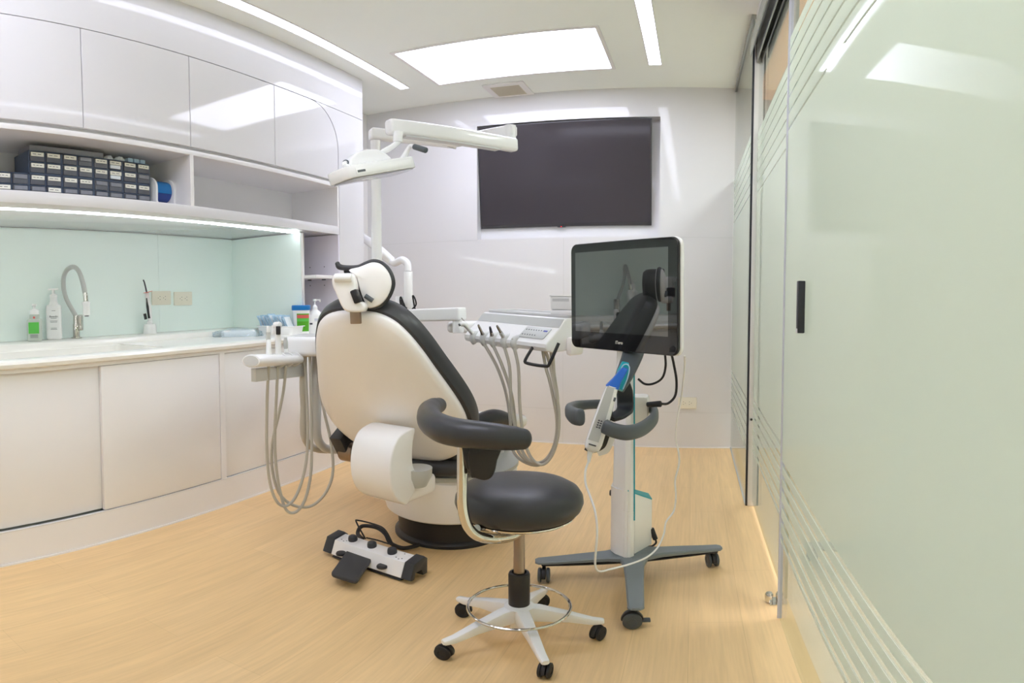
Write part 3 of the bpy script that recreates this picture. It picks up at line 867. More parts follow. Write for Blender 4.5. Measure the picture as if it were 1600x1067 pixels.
# ---------------------------------------------------------------- far end of the worktop
pa, pb = Vector((-2.555, 2.49, CT)), Vector((-2.40, 2.70, CT))
t = thing('wrapped_package', 'flat supplies package in clear plastic wrap lying on the worktop left of the pouch tray', 'package', (pa + pb) / 2)
L = (pb - pa).length; ang = math.atan2(pb.y - pa.y, pb.x - pa.x); Mp = rz((pa + pb) / 2, ang)
b = NB(); pillow(b, dense(rrect(L * .82, .13, .03, 3), 2), [(.97, 0), (1.0, .008), (1.0, .026), (.9, .036), (.6, .040), (.2, .042)], Mp)
obj('contents', b, 'white_bottle', t)
b = NB(); b2 = bmesh.new(); bmesh.ops.create_icosphere(b2, subdivisions=4, radius=1)
for v in b2.verts:
    k = .94 + .12 * random.random()
    v.co = Vector((max(-1, min(1, v.co.x * 1.15)) * L * .56 * k, max(-1, min(1, v.co.y * 1.3)) * .080 * k, max(0, v.co.z * .048 * k)))
join(b, b2, Mp @ Matrix.Translation((0, 0, .0005))); obj('plastic_wrap', b, 'clear_plastic', t, sharp=15)

Ty = 2.815
t = thing('pouch_tray', 'low white tray holding blue sterilization pouches at the end of the worktop', 'tray', (-2.33, Ty, CT))
b = NB(); tw, td = .285, .15
o1 = rrect(tw, td, .03, 5)
b2 = bmesh.new()
lp = [[b2.verts.new((x * s, y * s, z)) for x, y in o1] for s, z in ((.90, 0), (.97, .05), (1.03, .052), (1.03, .056), (.955, .056), (.88, .004))]
for a_, c_ in zip(lp, lp[1:]):
    for j in range(len(o1)): b2.faces.new((a_[j], a_[(j + 1) % len(o1)], c_[(j + 1) % len(o1)], c_[j]))
b2.faces.new(lp[0][::-1]); b2.faces.new(lp[-1]); bmesh.ops.recalc_face_normals(b2, faces=b2.faces)
TM = Matrix.Translation((-2.325, Ty, CT)); join(b, b2, TM); obj('tray_body', b, 'white_bottle', t)
where = ['leftmost', 'second from the left', 'third from the left', 'fourth from the left', 'fifth from the left', 'middle', 'fifth from the right', 'fourth from the right', 'third from the right', 'second from the right', 'rightmost']
for i in range(11):
    x = -2.425 + i * .0195
    lean = -.42 + random.uniform(-.08, .08); yw = random.uniform(-.12, .12)
    Mx = Matrix.Translation((x, Ty + random.uniform(-.01, .01), CT + .012)) @ Matrix.Rotation(yw, 4, 'Z') @ Matrix.Rotation(lean, 4, 'Y')
    t = thing('sterilization_pouch', 'pale blue sterilization pouch leaning in the white tray, %s' % where[i], 'pouch', (x, Ty, CT + .012), 0, 'sterilization pouches in the white tray')
    b = NB(); h = random.uniform(.105, .13)
    b2 = bmesh.new(); bmesh.ops.create_grid(b2, x_segments=6, y_segments=6, size=.5)
    for v in b2.verts: v.co = Vector((.0025 * math.sin(v.co.y * 9 + i) + random.uniform(-.001, .001), v.co.x * .075, (v.co.y + .5) * h))
    r = bmesh.ops.extrude_face_region(b2, geom=list(b2.faces))
    for v in r['geom']:
        if isinstance(v, bmesh.types.BMVert): v.co.x += .0035
    bmesh.ops.recalc_face_normals(b2, faces=b2.faces)
    join(b, b2, Mx); obj('film_side', b, 'pouch_blue', t, sharp=25)
    b = NB(); box(b, (.0045, -.030, .012), (.0062, .030, h - .012), Mx); obj('paper_side', b, 'pouch_paper', t)

# wipes tub
Dt = math.hypot(2.235, 2.885)
p = at(470.5, 490, D=3.655); p.z = CT
t = thing('wipes_tub', 'round wipes tub with blue lid and green and red label behind the pouches', 'tub', p)
M = rz((p.x, p.y, CT), math.radians(-52))
b = NB(); lathe(b, [(.048, 0), (.050, .004), (.054, .150), (0, .150)], M, 36); obj('tub_body', b, 'white_bottle', t)
b = NB(); lathe(b, [(.057, .148), (.058, .150), (.058, .174), (.055, .178), (0, .178)], M, 36); obj('lid', b, 'blue_lid', t)
def band(r0, r1, z0, z1, a0, a1, Mx, n=14):
    b2 = bmesh.new(); P = []
    for k in range(n + 1):
        a = math.radians(a0 + (a1 - a0) * k / n)
        P.append((b2.verts.new((r0 * math.cos(a), r0 * math.sin(a), z0)), b2.verts.new((r1 * math.cos(a), r1 * math.sin(a), z1))))
    for q, w in zip(P, P[1:]): b2.faces.new((q[0], w[0], w[1], q[1]))
    bb = NB(); join(bb, b2, Mx); return bb
lb = obj('label', band(.0515, .0546, .020, .128, -30, 62, M), 'green_label_dark', t)
obj('label_stripe', band(.0542, .0548, .100, .120, -28, 60, M), 'red_label', lb)
obj('label_stripe', band(.0532, .0544, .080, .098, -28, 60, M), 'green_label', lb)
# pump bottle at the shelf
p = at(492, 490, D=3.70); p.z = CT
t = thing('pump_bottle', 'white round-shouldered pump bottle beside the blue-lidded tub', 'soap bottle', p)
M = rz((p.x, p.y, CT), math.radians(38))
b = NB(); prism(b, rrect(.094, .062, .03, 6), 0, .120, M, bev=.006)
lathe(b, [(.044, .116), (.036, .134), (.020, .146), (.017, .152)], M, 28, sx=1.02, sy=.72); obj('bottle', b, 'white_bottle', t)
b = NB(); lathe(b, [(.0175, .150), (.0175, .166), (.010, .176), (.0055, .180), (.005, .200), (.013, .202), (.013, .214), (0, .215)], M, 24)
box(b, (0, -.006, .206), (.036, .006, .213), M, bev=.002); box(b, (.030, -.004, .196), (.036, .004, .208), M); obj('pump', b, 'white_bottle', t)
b = NB(); box(b, (-.036, -.0318, .058), (-.016, -.0308, .068), M); obj('label_print', b, 'ink', t)
b = NB()
for z in (.092, .086, .080): box(b, (-.004, -.0318, z), (.032, -.0308, z + .0015), M)
box(b, (.018, -.0318, .016), (.030, -.0308, .022), M); obj('label_print', b, 'blue_ink', t)
# ---------------------------------------------------------------- dental chair
CX = -1.10
t = thing('dental_chair', 'reclining dental chair with cream shell back and black upholstery', 'dental chair', (CX, 2.42, 0))
chair = t
bx_, by_ = -1.05, 2.43
b = NB(); lathe(b, [(.247, 0), (.247, .014), (.240, .022), (.232, .027), (.230, .045), (.236, .12), (.22, .134), (0, .134)], rz((bx_, by_, 0), 0), 64)
obj('floor_plate', b, 'black_plastic', t)
b = NB(); lathe(b, [(.20, .128), (.275, .130), (.285, .138), (.300, .20), (.302, .315), (.29, .328), (.0, .328)], rz((bx_, by_, 0), 0), 72)
o = obj('base_housing', b, 'shell_cream', t)
b = NB(); lathe(b, [(.300, .328), (.308, .332), (.308, .348), (.296, .354), (0, .354)], rz((bx_, by_, 0), 0), 72); obj('base_rim', b, 'enamel_grey', t)
# seam on the housing (panel line and slot)
b = NB()
for k in range(1):
    a = math.radians(-97)
    q = Vector((bx_ + .3015 * math.cos(a), by_ + .3015 * math.sin(a), 0))
    box(b, (-.0018, -.002, .235), (.0018, .003, .324), rz(q, a + PI / 2))
obj('housing_slot', b, 'ink', o)
b = NB(); box(b, (CX - .20, 2.45, .10), (CX + .25, 2.76, .36), bev=.04, seg=5); obj('front_housing', b, 'shell_cream', t)
# seat and leg rest
def cushion(name, pts, w0, w1, th, label=None, m='black_upholstery', par=None):
    b = NB()
    b2 = bmesh.new(); rings = []
    path = smooth_path(pts, 6)
    n = len(path)
    for i, p in enumerate(path):
        f = i / (n - 1); w = (w0 + (w1 - w0) * f) / 2
        endk = min(1, math.sin(min(1, (i + .4) / 4) * PI / 2)) * min(1, math.sin(min(1, (n - 1 - i + .4) / 4) * PI / 2))
        sec = rrect(w * 2 * (.9 + .1 * endk), th * (.35 + .65 * endk), min(th * (.35 + .65 * endk), .1) * .48, 4)
        tg = (path[min(i + 1, n - 1)] - path[max(i - 1, 0)]).normalized()
        up = Vector((1, 0, 0)).cross(tg)
        rings.append([b2.verts.new(p + Vector((1, 0, 0)) * x + up * y) for x, y in sec])
    for a_, c_ in zip(rings, rings[1:]):
        for j in range(len(a_)): b2.faces.new((a_[j], a_[(j + 1) % len(a_)], c_[(j + 1) % len(a_)], c_[j]))
    b2.faces.new(rings[0]); b2.faces.new(rings[-1]); bmesh.ops.recalc_face_normals(b2, faces=b2.faces)
    join(b, b2); return obj(name, b, m, par or t, label)
cushion('seat', [(CX, 2.15, .44), (CX, 2.35, .445), (CX, 2.58, .46), (CX, 2.74, .47)], .50, .52, .085)
cushion('leg_rest', [(CX, 2.77, .455), (CX, 2.83, .40), (CX, 2.86, .28), (CX, 2.88, .15)], .48, .36, .07)
b = NB(); box(b, (CX - .16, 2.3, .355), (CX + .16, 2.78, .402), bev=.012); obj('seat_frame', b, 'shell_cream', t)
b = NB(); box(b, (CX - .15, 2.78, .12), (CX + .15, 2.815, .37), bev=.01); obj('leg_rest_frame', b, 'shell_cream', t)

# backrest: plane from (y 2.15, z .41) up to (y 1.72, z 1.03), patient side facing away
Yb_, Zb_, Yt_, Zt_ = 2.15, .414, 1.72, 1.05
ev = Vector((0, Yt_ - Yb_, Zt_ - Zb_)).normalized()
eu = Vector((1, 0, 0)); en = eu.cross(ev)             # points at the camera side (down/back)
if en.y > 0: en = -en
MB_ = fr((-1.112, Yb_, Zb_), eu, ev, en)
half = [(0, 0), (.10, .003), (.17, .022), (.235, .065), (.285, .13), (.308, .20), (.313, .27), (.303, .34), (.279, .42), (.250, .50), (.222, .58), (.190, .65), (.150, .705), (.09, .738), (0, .748)]
right = half; left = [(-x, y) for x, y in half[::-1]][1:-1]
ol = dense(right + left, 4)
b = NB()
pillow(b, ol, [(.96, -.028), (.985, -.02), (1.0, -.008), (1.0, 0), (.985, .010), (.93, .020), (.82, .028), (.65, .035), (.4, .040), (.15, .042)], MB_)
obj('back_shell', b, 'shell_cream', t)
ol2 = dense([(x * 1.045, y * 1.015 - .004) for x, y in right + left], 4)
b = NB()
pillow(b, ol2, [(.93, -.010), (1.0, -.014), (1.02, -.03), (1.025, -.055), (1.01, -.078), (.95, -.092), (.8, -.098), (.4, -.09), (.1, -.088)], MB_)
obj('back_cushion', b, 'black_upholstery', t)
# upholstered lumbar roll below the shell
b = NB(); tube(b, [(CX - .305, 2.22, .42), (CX - .2, 2.15, .395), (CX, 2.13, .388), (CX + .2, 2.15, .395), (CX + .29, 2.22, .42)], [.03, .034, .036, .034, .03], n=16, round_end=.02)
obj('lumbar_roll', b, 'black_upholstery', t)
b = NB(); prism(b, [(-.06, -.07), (.055, -.075), (.07, .04), (.03, .10), (-.035, .10)], -.03, .03, fr((-1.43, 2.17, .47), (0, .6, -.8), (0, .8, .6), (1, 0, 0)), bev=.008); obj('side_bolster', b, 'black_upholstery', t)
b = NB(); cyl(b, (-1.45, 2.17, .40), (-1.38, 2.17, .40), .045, n=28, bev=.008); obj('hinge_cap', b, 'bronze_steel', t)
# white cover of the reclining gear
G0 = at(590, 722, D=2.14); ga = math.atan2(G0.x, G0.y)
fx = Vector((math.cos(-.12), math.sin(-.12) * 1, 0)); fx = Vector((.985, -.17, 0)).normalized(); fy = Vector((0, 0, 1)); 
fd = fx.cross(Vector((0, 0, 1)))                       # towards the camera
MG = fr((G0.x, G0.y, 0), fd, Vector((0, 0, 1)), fx.copy())
prof = [(-.10, .60), (-.02, .590), (.018, .560), (.040, .51), (.045, .455), (.035, .40), (.010, .355), (-.03, .322), (-.06, .318), (-.12, .385), (-.135, .42), (-.10, .44), (-.085, .48), (-.09, .55)]
pp = dense(prof, 3)
b = NB(); prism(b, pp, -.095, .095, MG, bev=.006, seg=3)
o = obj('reclining_gear_cover', b, 'enamel', t)
b = NB(); box(b, (-.25, -.050, -.080), (-.035, .03, .090), MG @ Matrix.Translation((0, .36, 0)), bev=.02, seg=3)
obj('gear_bracket', b, 'shell_cream', t)
b = NB(); lathe(b, [(0, -.055), (.035, -.042), (.055, 0), (.056, .03), (0, .03)], rz(at(652, 742, D=2.19), 0), 32); obj('hinge_dome', b, 'enamel_grey', t)

# armrest on the far side
def ap(px, py, D): return at(px, py, D=D)
b = NB()
tube(b, [ap(738, 675, 2.50), ap(752, 660, 2.55), ap(771, 654, 2.62), ap(789, 657, 2.68), ap(800, 668, 2.72)], [.030, .040, .043, .038, .024], n=18, round_end=.012); obj('armrest', b, 'black_upholstery', t)
b = NB(); cyl(b, ap(800, 656, 2.74), ap(817, 658, 2.80), .031, n=28, bev=.01); obj('armrest_cap', b, 'enamel', t)
b = NB(); tube(b, [ap(800, 664, 2.73), ap(782, 672, 2.70), ap(778, 690, 2.70), ap(780, 705, 2.74)], .024, n=14); obj('armrest_support', b, 'shell_cream', t)

b = NB(); tube(b, [ap(735, 646, 2.80), ap(753, 647, 2.82), ap(772, 650, 2.84)], .012, n=10); obj('side_rail', b, 'enamel', t)

# headrest
DH = 1.66
hp = lambda px, py, D=DH: at(px, py, D=D)
# neck bar
b = NB(); a_, c_ = hp(556, 498, 1.985), hp(555, 478, 1.985)
MN = aim(a_ - (c_ - a_) * .4, c_); box(b, (-.020, -.006, 0), (.020, .006, (c_ - a_).length * 1.6), MN, bev=.003); obj('neck_bar', b, 'bronze_steel', t)
DHh = 1.97
HX, HZ = Vector((.93, .36, 0)).normalized(), Vector((0, 0, 1))
HO = at(540, 455, D=DHh)
HY = HZ.cross(HX)
def hl(px, py):           # picture position -> local (u, v) on the upright plane through HO
    d = ray(px, py); n = HY; o = Vector((0, 0, HC))
    tt = (HO - o).dot(n) / d.dot(n); P = o + d * tt - HO
    return (P.dot(HX), P.dot(HZ))
MH = fr(HO, HX, HZ, HY * -1)      # z local towards camera
if (Vector((0, 0, HC)) - HO).dot(MH.to_3x3() @ Vector((0, 0, 1))) < 0: MH = fr(HO, HX, HZ, HY)
# mechanism block
blk = [hl(*p) for p in ((518, 436), (522, 429), (534, 427), (548, 427), (553, 433), (556, 445), (557, 460), (561, 470), (569, 474), (571, 481), (567, 487), (552, 488), (540, 486), (533, 478), (526, 462), (519, 446))]
b = NB(); prism(b, dense(blk, 3), -.055, .0, MH, bev=.008, seg=3); o = obj('headrest_bracket', b, 'shell_cream', t)
c0 = hl(536, 434)
b = NB(); cyl(b, MH @ Vector((hl(523, 434)[0], c0[1], .001)), MH @ Vector((hl(550, 436)[0], c0[1], .001)), .015, n=24, bev=.003); obj('hinge_barrel', b, 'enamel', o)
b = NB(); box(b, (-.010, -.024, -.03), (.014, .022, .012), MH @ Matrix.Translation((*hl(555, 463), 0)) @ Matrix.Rotation(.35, 4, 'Z'), bev=.005); obj('release_button', b, 'black_plastic', o)
# shell of the head cushion and the rim
rim_px = [(521, 410), (524, 415), (532, 417), (545, 417), (556, 416), (566, 412), (578, 408), (590, 410), (600, 418), (607, 430), (609.5, 443), (606, 457), (599, 469), (590, 477), (580, 481), (571, 481)]
MHs = MH @ Matrix.Translation((0, 0, -.045))
DR = 2.02
rim = [hl(*p) for p in rim_px]
shell = [(u * 1.0, v) for u, v in rim[4:]] + [hl(565, 470), hl(558, 452), hl(552, 432), hl(540, 421)]
b = NB(); pillow(b, dense(shell, 3), [(.98, -.03), (1.0, -.02), (1.0, -.005), (.96, .004), (.8, .010), (.4, .013)], MHs); obj('headrest_shell', b, 'shell_cream', t)
b = NB()
curve = [MHs @ Vector((u, v, -.012)) for u, v in rim]
tube(b, curve, [.0085, .0105, .0095, .0085, .009, .010, .0105, .010, .0105, .0105, .0105, .0095, .009, .008, .007, .006], n=12, round_end=.006); obj('headrest_rim', b, 'black_upholstery', t)
b = NB()
cu = [(u, v) for u, v in rim[2:]] + [hl(552, 470), hl(540, 440), hl(530, 424)]
pillow(b, dense(cu, 3), [(.97, -.02), (1.01, -.03), (1.02, -.05), (.98, -.075), (.8, -.09), (.4, -.095)], MHs); obj('headrest_cushion', b, 'black_upholstery', t)
b = NB(); cyl(b, MH @ Vector((*hl(568, 462), -.03)), MH @ Vector((*hl(580, 470), -.03)), .008, n=14); obj('headrest_pin', b, 'slate_grey', t)

# ---------------------------------------------------------------- foot control
fa, fb = at(531, 841, Z=.075), at(640, 876, Z=.075)
fc = (fa + fb) / 2; fl = (fb - fa).length; fang = math.atan2(fb.y - fa.y, fb.x - fa.x)
MFt = rz((fc.x, fc.y, 0), fang)
t = thing('foot_control', 'white dental foot control with black caps, three round knobs and a flat pedal', 'foot control', (fc.x, fc.y, 0), 0)
tp_ = [(-.055, .012), (.048, .012), (.050, .085), (.040, .094), (-.020, .094), (-.040, .080), (-.060, .04)]
# outline: (y across, z up), extruded along x. nearer side is -y
MX = MFt @ fr((0, 0, 0), (0, 1, 0), (0, 0, 1), (1, 0, 0))
body = [(-.040, .010), (.045, .010), (.045, .080), (.030, .088), (-.030, .078), (-.052, .020)]
b = NB(); prism(b, body, -fl / 2, fl / 2, MX, bev=.004); obj('housing', b, 'enamel', t)
b = NB(); prism(b, [(y * .96, z * .3) for y, z in body], -fl / 2 + .004, fl / 2 - .004, MX); obj('base_plate', b, 'black_plastic', t)
for s in (-1, 1):
    cap = [(-.045, .014), (-.030, .014), (-.020, .040), (.015, .040), (.025, .014), (.050, .014), (.052, .080), (.034, .094), (-.030, .083), (-.056, .022)]
    b = NB(); prism(b, cap, min(s * (fl / 2 + .0005), s * (fl / 2 + .045)), max(s * (fl / 2 + .0005), s * (fl / 2 + .045)), MX, bev=.006); obj('end_cap', b, 'dark_plastic', t)
for x in (-.085, 0, .085):
    sc = fl / .30
    b = NB(); lathe(b, [(.018, .078), (.019, .092), (.017, .102), (.010, .107), (0, .107)], MFt @ Matrix.Translation((x * sc - .01, .006, 0)), 24); obj('knob', b, 'dark_plastic', t)
b = NB()
for x in (-.118, .118):
    for dx, dy in ((0, .02), (.012, -.012), (-.014, -.014), (.002, -.02)): box(b, (x * sc + dx - .002, dy - .002, .0834 + dy * .17), (x * sc + dx + .002, dy + .002, .0846 + dy * .17), MFt)
bmesh.ops.delete(b, geom=[], context='VERTS')
obj('markings', b, 'ink', t)
pd = [at(*p, Z=.045) for p in ((546, 856), (585, 868), (557, 911), (516, 898))]

inv = MFt.inverted()
pl = [((inv @ q).x, (inv @ q).y) for q in pd]
b = NB(); prism(b, round_poly(pl[::-1], .022), .036, .052, MFt, bev=.005, seg=3); obj('pedal', b, 'pad_black', t)
for px, py in ((533, 864), (597, 884)):
    q = at(px, py, Z=.045); ql = inv @ q
    b = NB(); lathe(b, [(0, .038), (.020, .038), (.021, .044), (.018, .049), (0, .050)], MFt @ Matrix.Translation((ql.x, ql.y, 0)), 24)
    box(b, (ql.x - .012, ql.y, .038), (ql.x + .016, -.02, .047), MFt); obj('side_pedal', b, 'black_plastic', t)
# carrying loop and supply hose
b = NB()
lp = [at(571, 842, Z=.06), at(557, 816, Z=.13), at(560, 813, Z=.135), at(585, 819, Z=.12), at(600, 826, Z=.12), at(610, 842, Z=.08), at(611, 850, Z=.06), at(590, 844, Z=.05), at(572, 840, Z=.06)]
tube(b, lp, .0035, n=8, k=4); obj('carrying_loop', b, 'black_plastic', t)
b = NB(); tube(b, [at(566, 842, Z=.03), at(559, 833, Z=.03), at(566, 822, Z=.05), at(588, 824, Z=.06), at(602, 834, Z=.05), at(610, 848, Z=.025), at(628, 856, Z=.018), at(646, 854, Z=.018), at(655, 851, Z=.02)], .009, n=12, round_end=.004); obj('supply_hose', b, 'rubber', t)
# ---------------------------------------------------------------- delivery column beside the chair
UX, UY = -1.60, 2.70
t = thing('dental_unit', 'white dental unit column with arms and delivery table left of the chair', 'dental unit', (UX, UY, 0))
unit = t
DU = math.hypot(UX, UY)
b = NB(); prism(b, rrect(.24, .34, .09, 8, UX + .02, UY + .05), .262, .72, bev=.02, seg=4); obj('column_body', b, 'enamel', t)
b = NB(); prism(b, rrect(.20, .30, .08, 8, UX + .02, UY + .05), .02, .262); prism(b, rrect(.3, .4, .08, 8, UX + .06, UY + .05), 0, .02, bev=.005)
bmesh.ops.delete(b, geom=list(b.verts), context='VERTS'); b.free()
b = NB(); tube(b, [(UX + .05, UY + .05, .36), (UX + .25, UY, .33), (bx_ - .1, by_ + .05, .30)], .06, n=16); obj('link_arm', b, 'shell_cream', t)
# connection box
q = at(487, 539, D=2.62)
MBx = rz((q.x, q.y, 0), math.radians(20))
b = NB(); box(b, (-.105, -.08, q.z - .045), (.13, .16, q.z + .040), MBx, bev=.02, seg=4); obj('connection_box', b, 'enamel', t)
b = NB(); prism(b, rrect(.17, .16, .03, 5, 0.0, .04), q.z + .040, q.z + .0425, MBx, bev=.001); obj('box_lid', b, 'pale_grey', t)
b = NB(); lathe(b, [(.07, .70), (.065, .715), (.055, q.z - .04), (0, q.z - .04)], rz((UX + .02, UY + .02, 0), 0), 32); obj('column_neck', b, 'enamel', t)
for px, r, m in ((474, .017, 'hose_grey'), (494, .02, 'pale_grey')):
    b = NB(); a_ = at(px, 551, D=2.62); c_ = at(px + 2, 700, D=2.66); tube(b, [a_, a_ * .5 + c_ * .5 , c_ * .9 + Vector((UX, UY, .30)) * .1, Vector((UX + .02, UY, .30))], r, n=14); obj('supply_tube', b, m, t)
b = NB(); a_ = at(481, 555, D=2.58); cyl(b, a_ + Vector((0, 0, .012)), a_ - Vector((0, 0, .006)), .009); obj('brass_fitting', b, 'brass', t)

# ---------------------------------------------------------------- assistant's holder
t2 = thing('assistant_holder', 'white assistant instrument holder on a grey arm in front of the base cabinet', 'instrument holder', at(430, 565, D=2.4))
ha, hb = at(392, 564, D=2.26), at(462, 561, D=2.56)
b = NB(); sec = [(math.cos(2 * PI * j / 20) * 1.15, math.sin(2 * PI * j / 20)) for j in range(20)]
MHo = aim(ha, hb); Lh = (hb - ha).length
prism(b, [(x * .036 * 1.0, y * .025) for x, y in sec], 0, Lh, MHo, bev=.004); obj('bar', b, 'enamel', t2)
b = NB(); prism(b, [(x * .030, y * .020) for x, y in sec], -.002, .001, MHo); obj('bar_cap', b, 'pale_grey', t2)
for i, px in enumerate((433, 445, 457)):
    f = (px - 392) / 70 * 1.0
    c = ha.lerp(hb, min(1, f * 1.02))
    d_ = (hb - ha).normalized()
    b = NB(); lathe(b, [(.0, -.010), (.028, -.010), (.032, -.006), (.032, .006), (.028, .010), (0, .010)], aim(c, c + d_), 28, sx=1.15); obj('holder_ring', b, 'pale_grey', t2)
b = NB()
pa_, pb_ = at(396, 587, D=2.30), at(472, 579, D=2.62)
dd_ = (pb_ - pa_); hgt = Vector((0, 0, 1)); nrm = dd_.cross(hgt).normalized()
MPl = fr(pa_, dd_.normalized(), hgt, nrm); box(b, (0, -.024, -.012), (dd_.length, .028, .012), MPl, bev=.003); obj('swing_arm', b, 'pale_grey', t2)

def hose(parent, pts, r=.0065, m='hose_grey', name='hose'):
    b = NB(); tube(b, pts, r, n=10, k=7, round_end=.003); return obj(name, b, m, parent)
def loop(px, D0, D1):
    n = len(px); return [at(p[0], p[1], D=D0 + (D1 - D0) * i / (n - 1)) for i, p in enumerate(px)]
# three instruments standing in it, each with its own hose
h = thing('assistant_handpiece', 'slim white and grey suction handpiece, left one in the assistant holder', 'handpiece', at(420, 560, D=2.36), 0, 'handpieces in the assistant holder')
b = NB(); tube(b, [at(420, 556, D=2.36), at(420, 545, D=2.36), at(419.5, 530, D=2.37)], [.013, .011, .009], n=14, k=3); obj('body', b, 'white_bottle', h)
b = NB(); cyl(b, at(419.5, 534, D=2.37), at(419, 519, D=2.37), .0095, n=18); obj('sleeve', b, 'enamel_grey', h)
b = NB(); cyl(b, at(419, 519, D=2.37), at(419, 509, D=2.37), .0085, .007, n=18, bev=.002); obj('tip', b, 'white_bottle', h)
hose(h, loop([(420, 572), (418, 610), (417, 650), (417, 700), (421, 750), (432, 783), (448, 790), (464, 772), (477, 730), (481, 680), (479, 610), (476, 556)], 2.36, 2.60))
h = thing('assistant_handpiece', 'tallest white handpiece with a dark slider at its head, middle of the assistant holder', 'handpiece', at(436, 560, D=2.42), 0, 'handpieces in the assistant holder')
b = NB(); tube(b, [at(435, 560, D=2.42), at(435, 540, D=2.42), at(434.5, 520, D=2.42), at(434, 510, D=2.42)], [.013, .0125, .013, .013], n=16, k=3)
cyl(b, at(429, 508, D=2.43), at(438, 508, D=2.41), .014, n=20, bev=.004); cyl(b, at(428, 508, D=2.43), at(428, 522, D=2.43), .010, n=16, bev=.002); obj('body', b, 'white_bottle', h)
b = NB(); box(b, (-.009, -.012, -.017), (.009, .012, .017), rz(at(434.8, 516, D=2.405), .6), bev=.003); obj('slider', b, 'black_plastic', h)
hose(h, loop([(434, 574), (432, 620), (430, 660), (430, 710), (436, 760), (447, 796), (462, 800), (476, 782), (485, 745), (487, 700), (486, 620), (484, 556)], 2.42, 2.58))
h = thing('assistant_handpiece', 'short grey-tipped handpiece, right one in the assistant holder', 'handpiece', at(447, 560, D=2.5), 0, 'handpieces in the assistant holder')
b = NB(); tube(b, [at(448, 558, D=2.5), at(447.5, 548, D=2.5), at(447, 541, D=2.5)], [.012, .010, .007], n=14, k=3); obj('body', b, 'white_bottle', h)
b = NB(); tube(b, [at(447, 545, D=2.5), at(446.5, 536, D=2.5), at(446, 527, D=2.5)], [.009, .010, .007], n=14, k=3); obj('tip', b, 'enamel_grey', h)
hose(h, loop([(447, 572), (443, 610), (435, 650), (426, 690), (425, 730), (436, 770), (458, 789), (485, 791), (508, 771), (520, 738), (517, 690), (507, 645), (499, 600), (495, 556)], 2.45, 2.62))

# ---------------------------------------------------------------- operating light
DP = 3.05
pb0 = at(589, 450, D=DP)
lt = thing('operating_light', 'white ceiling-height dental operating light on a post with folding arms', 'operating light', (pb0.x, pb0.y, .99))
lt['label'] = 'white dental operating light on a tall post with folding arms'
b = NB(); cyl(b, (pb0.x, pb0.y, .945), (pb0.x, pb0.y, 1.90), .0265, n=32); obj('post', b, 'enamel', lt)
zt_ = 1.935
A0 = Vector((pb0.x, pb0.y, zt_)); A1 = at(706, 222, D=3.22); A2 = at(797, 206, D=3.0); A1.z = zt_; A2.z = zt_
def bar(name, p, q, w, h, m='enamel', par=None, r=.3, ext=0.0, bev=.012):
    b = NB(); d = (q - p); L = d.length; x = Vector((0, 0, 1)).cross(d.normalized()).normalized(); y = d.normalized().cross(x)
    box(b, (-w / 2, -h / 2, -ext), (w / 2, h / 2, L + ext), fr(p, x, y, d.normalized()), bev=bev, seg=4)
    return obj(name, b, m, par)
bar('horizontal_arm', A0, A1, .062, .062, par=lt, ext=.03)
bar('horizontal_arm', A1, A2, .058, .058, par=lt, ext=.028)
b = NB(); cyl(b, (A2.x, A2.y, zt_ - .07), (A2.x, A2.y, zt_ + .032), .030, n=28, bev=.006); obj('elbow_joint', b, 'enamel', lt)
b = NB(); box(b, (-.004, -.033, -.034), (.004, .033, .028), fr(A1, (A2 - A1).normalized(), Vector((0, 0, 1)).cross((A2 - A1).normalized()), (0, 0, 1))); obj('arm_seam', b, 'enamel_grey', lt)
B0 = at(797, 226, D=2.95); B1 = at(616, 199, D=2.52)
bar('spring_arm', B0, B1, .058, .070, par=lt, ext=.034, bev=.016)
b = NB(); s0 = B0.lerp(B1, .12) - Vector((0, 0, .037)); s1 = B0.lerp(B1, .93) - Vector((0, 0, .037))
d = s1 - s0; x = Vector((0, 0, 1)).cross(d.normalized()).normalized(); box(b, (-.022, -.004, 0), (.022, .003, d.length), fr(s0, x, d.normalized().cross(x), d.normalized())); obj('arm_underside', b, 'pale_grey', lt)
b = NB(); j0, j1, j2 = at(622, 206, D=2.50), at(621.5, 222, D=2.50), at(604, 231, D=2.46)
cyl(b, j0, j1, .020, n=24); obj('hanging_stub', b, 'enamel', lt)
b = NB(); tube(b, [j1 + Vector((0, 0, .012)), j1, at(612, 230, D=2.48), at(598, 238, D=2.44), at(588, 247, D=2.42)], .013, n=12); obj('yoke_arm', b, 'enamel', lt)
# lamp head: local x along its length (left to right), y away, z up
L0, L1 = at(545, 267, D=2.24), at(640, 252, D=2.46)
lx = (L1 - L0).normalized(); ly = Vector((0, 0, 1)).cross(lx).normalized(); 
ly = (ly * math.cos(-.10) + lx.cross(Vector((0, 0, 1)).cross(lx).normalized()) * math.sin(-.10)).normalized(); lz = lx.cross(ly).normalized()
ML = fr((L0 + L1) / 2, lx, ly, lz); LL = (L1 - L0).length
ML_ = ML
b = NB(); prism(b, rrect(LL + .05, .15, .045, 6, 0, .05), -.032, .018, ML, bev=.006); obj('lamp_body', b, 'enamel', lt)
b = NB(); prism(b, rrect(LL + .030, .130, .038, 6, 0, .05), -.036, -.0322, ML, bev=.002); obj('lens', b, 'lens_grey', lt)
b = NB(); box(b, (-LL / 2 + .012, -.0268, -.024), (LL / 2 - .02, -.0245, .004), ML, bev=.0005); f_ = obj('front_strip', b, 'white_bottle', lt)
b = NB(); box(b, (-LL / 2 + .018, -.0272, -.016), (-LL / 2 + .058, -.0262, -.007), ML); obj('sensor_window', b, 'slate_grey', f_)
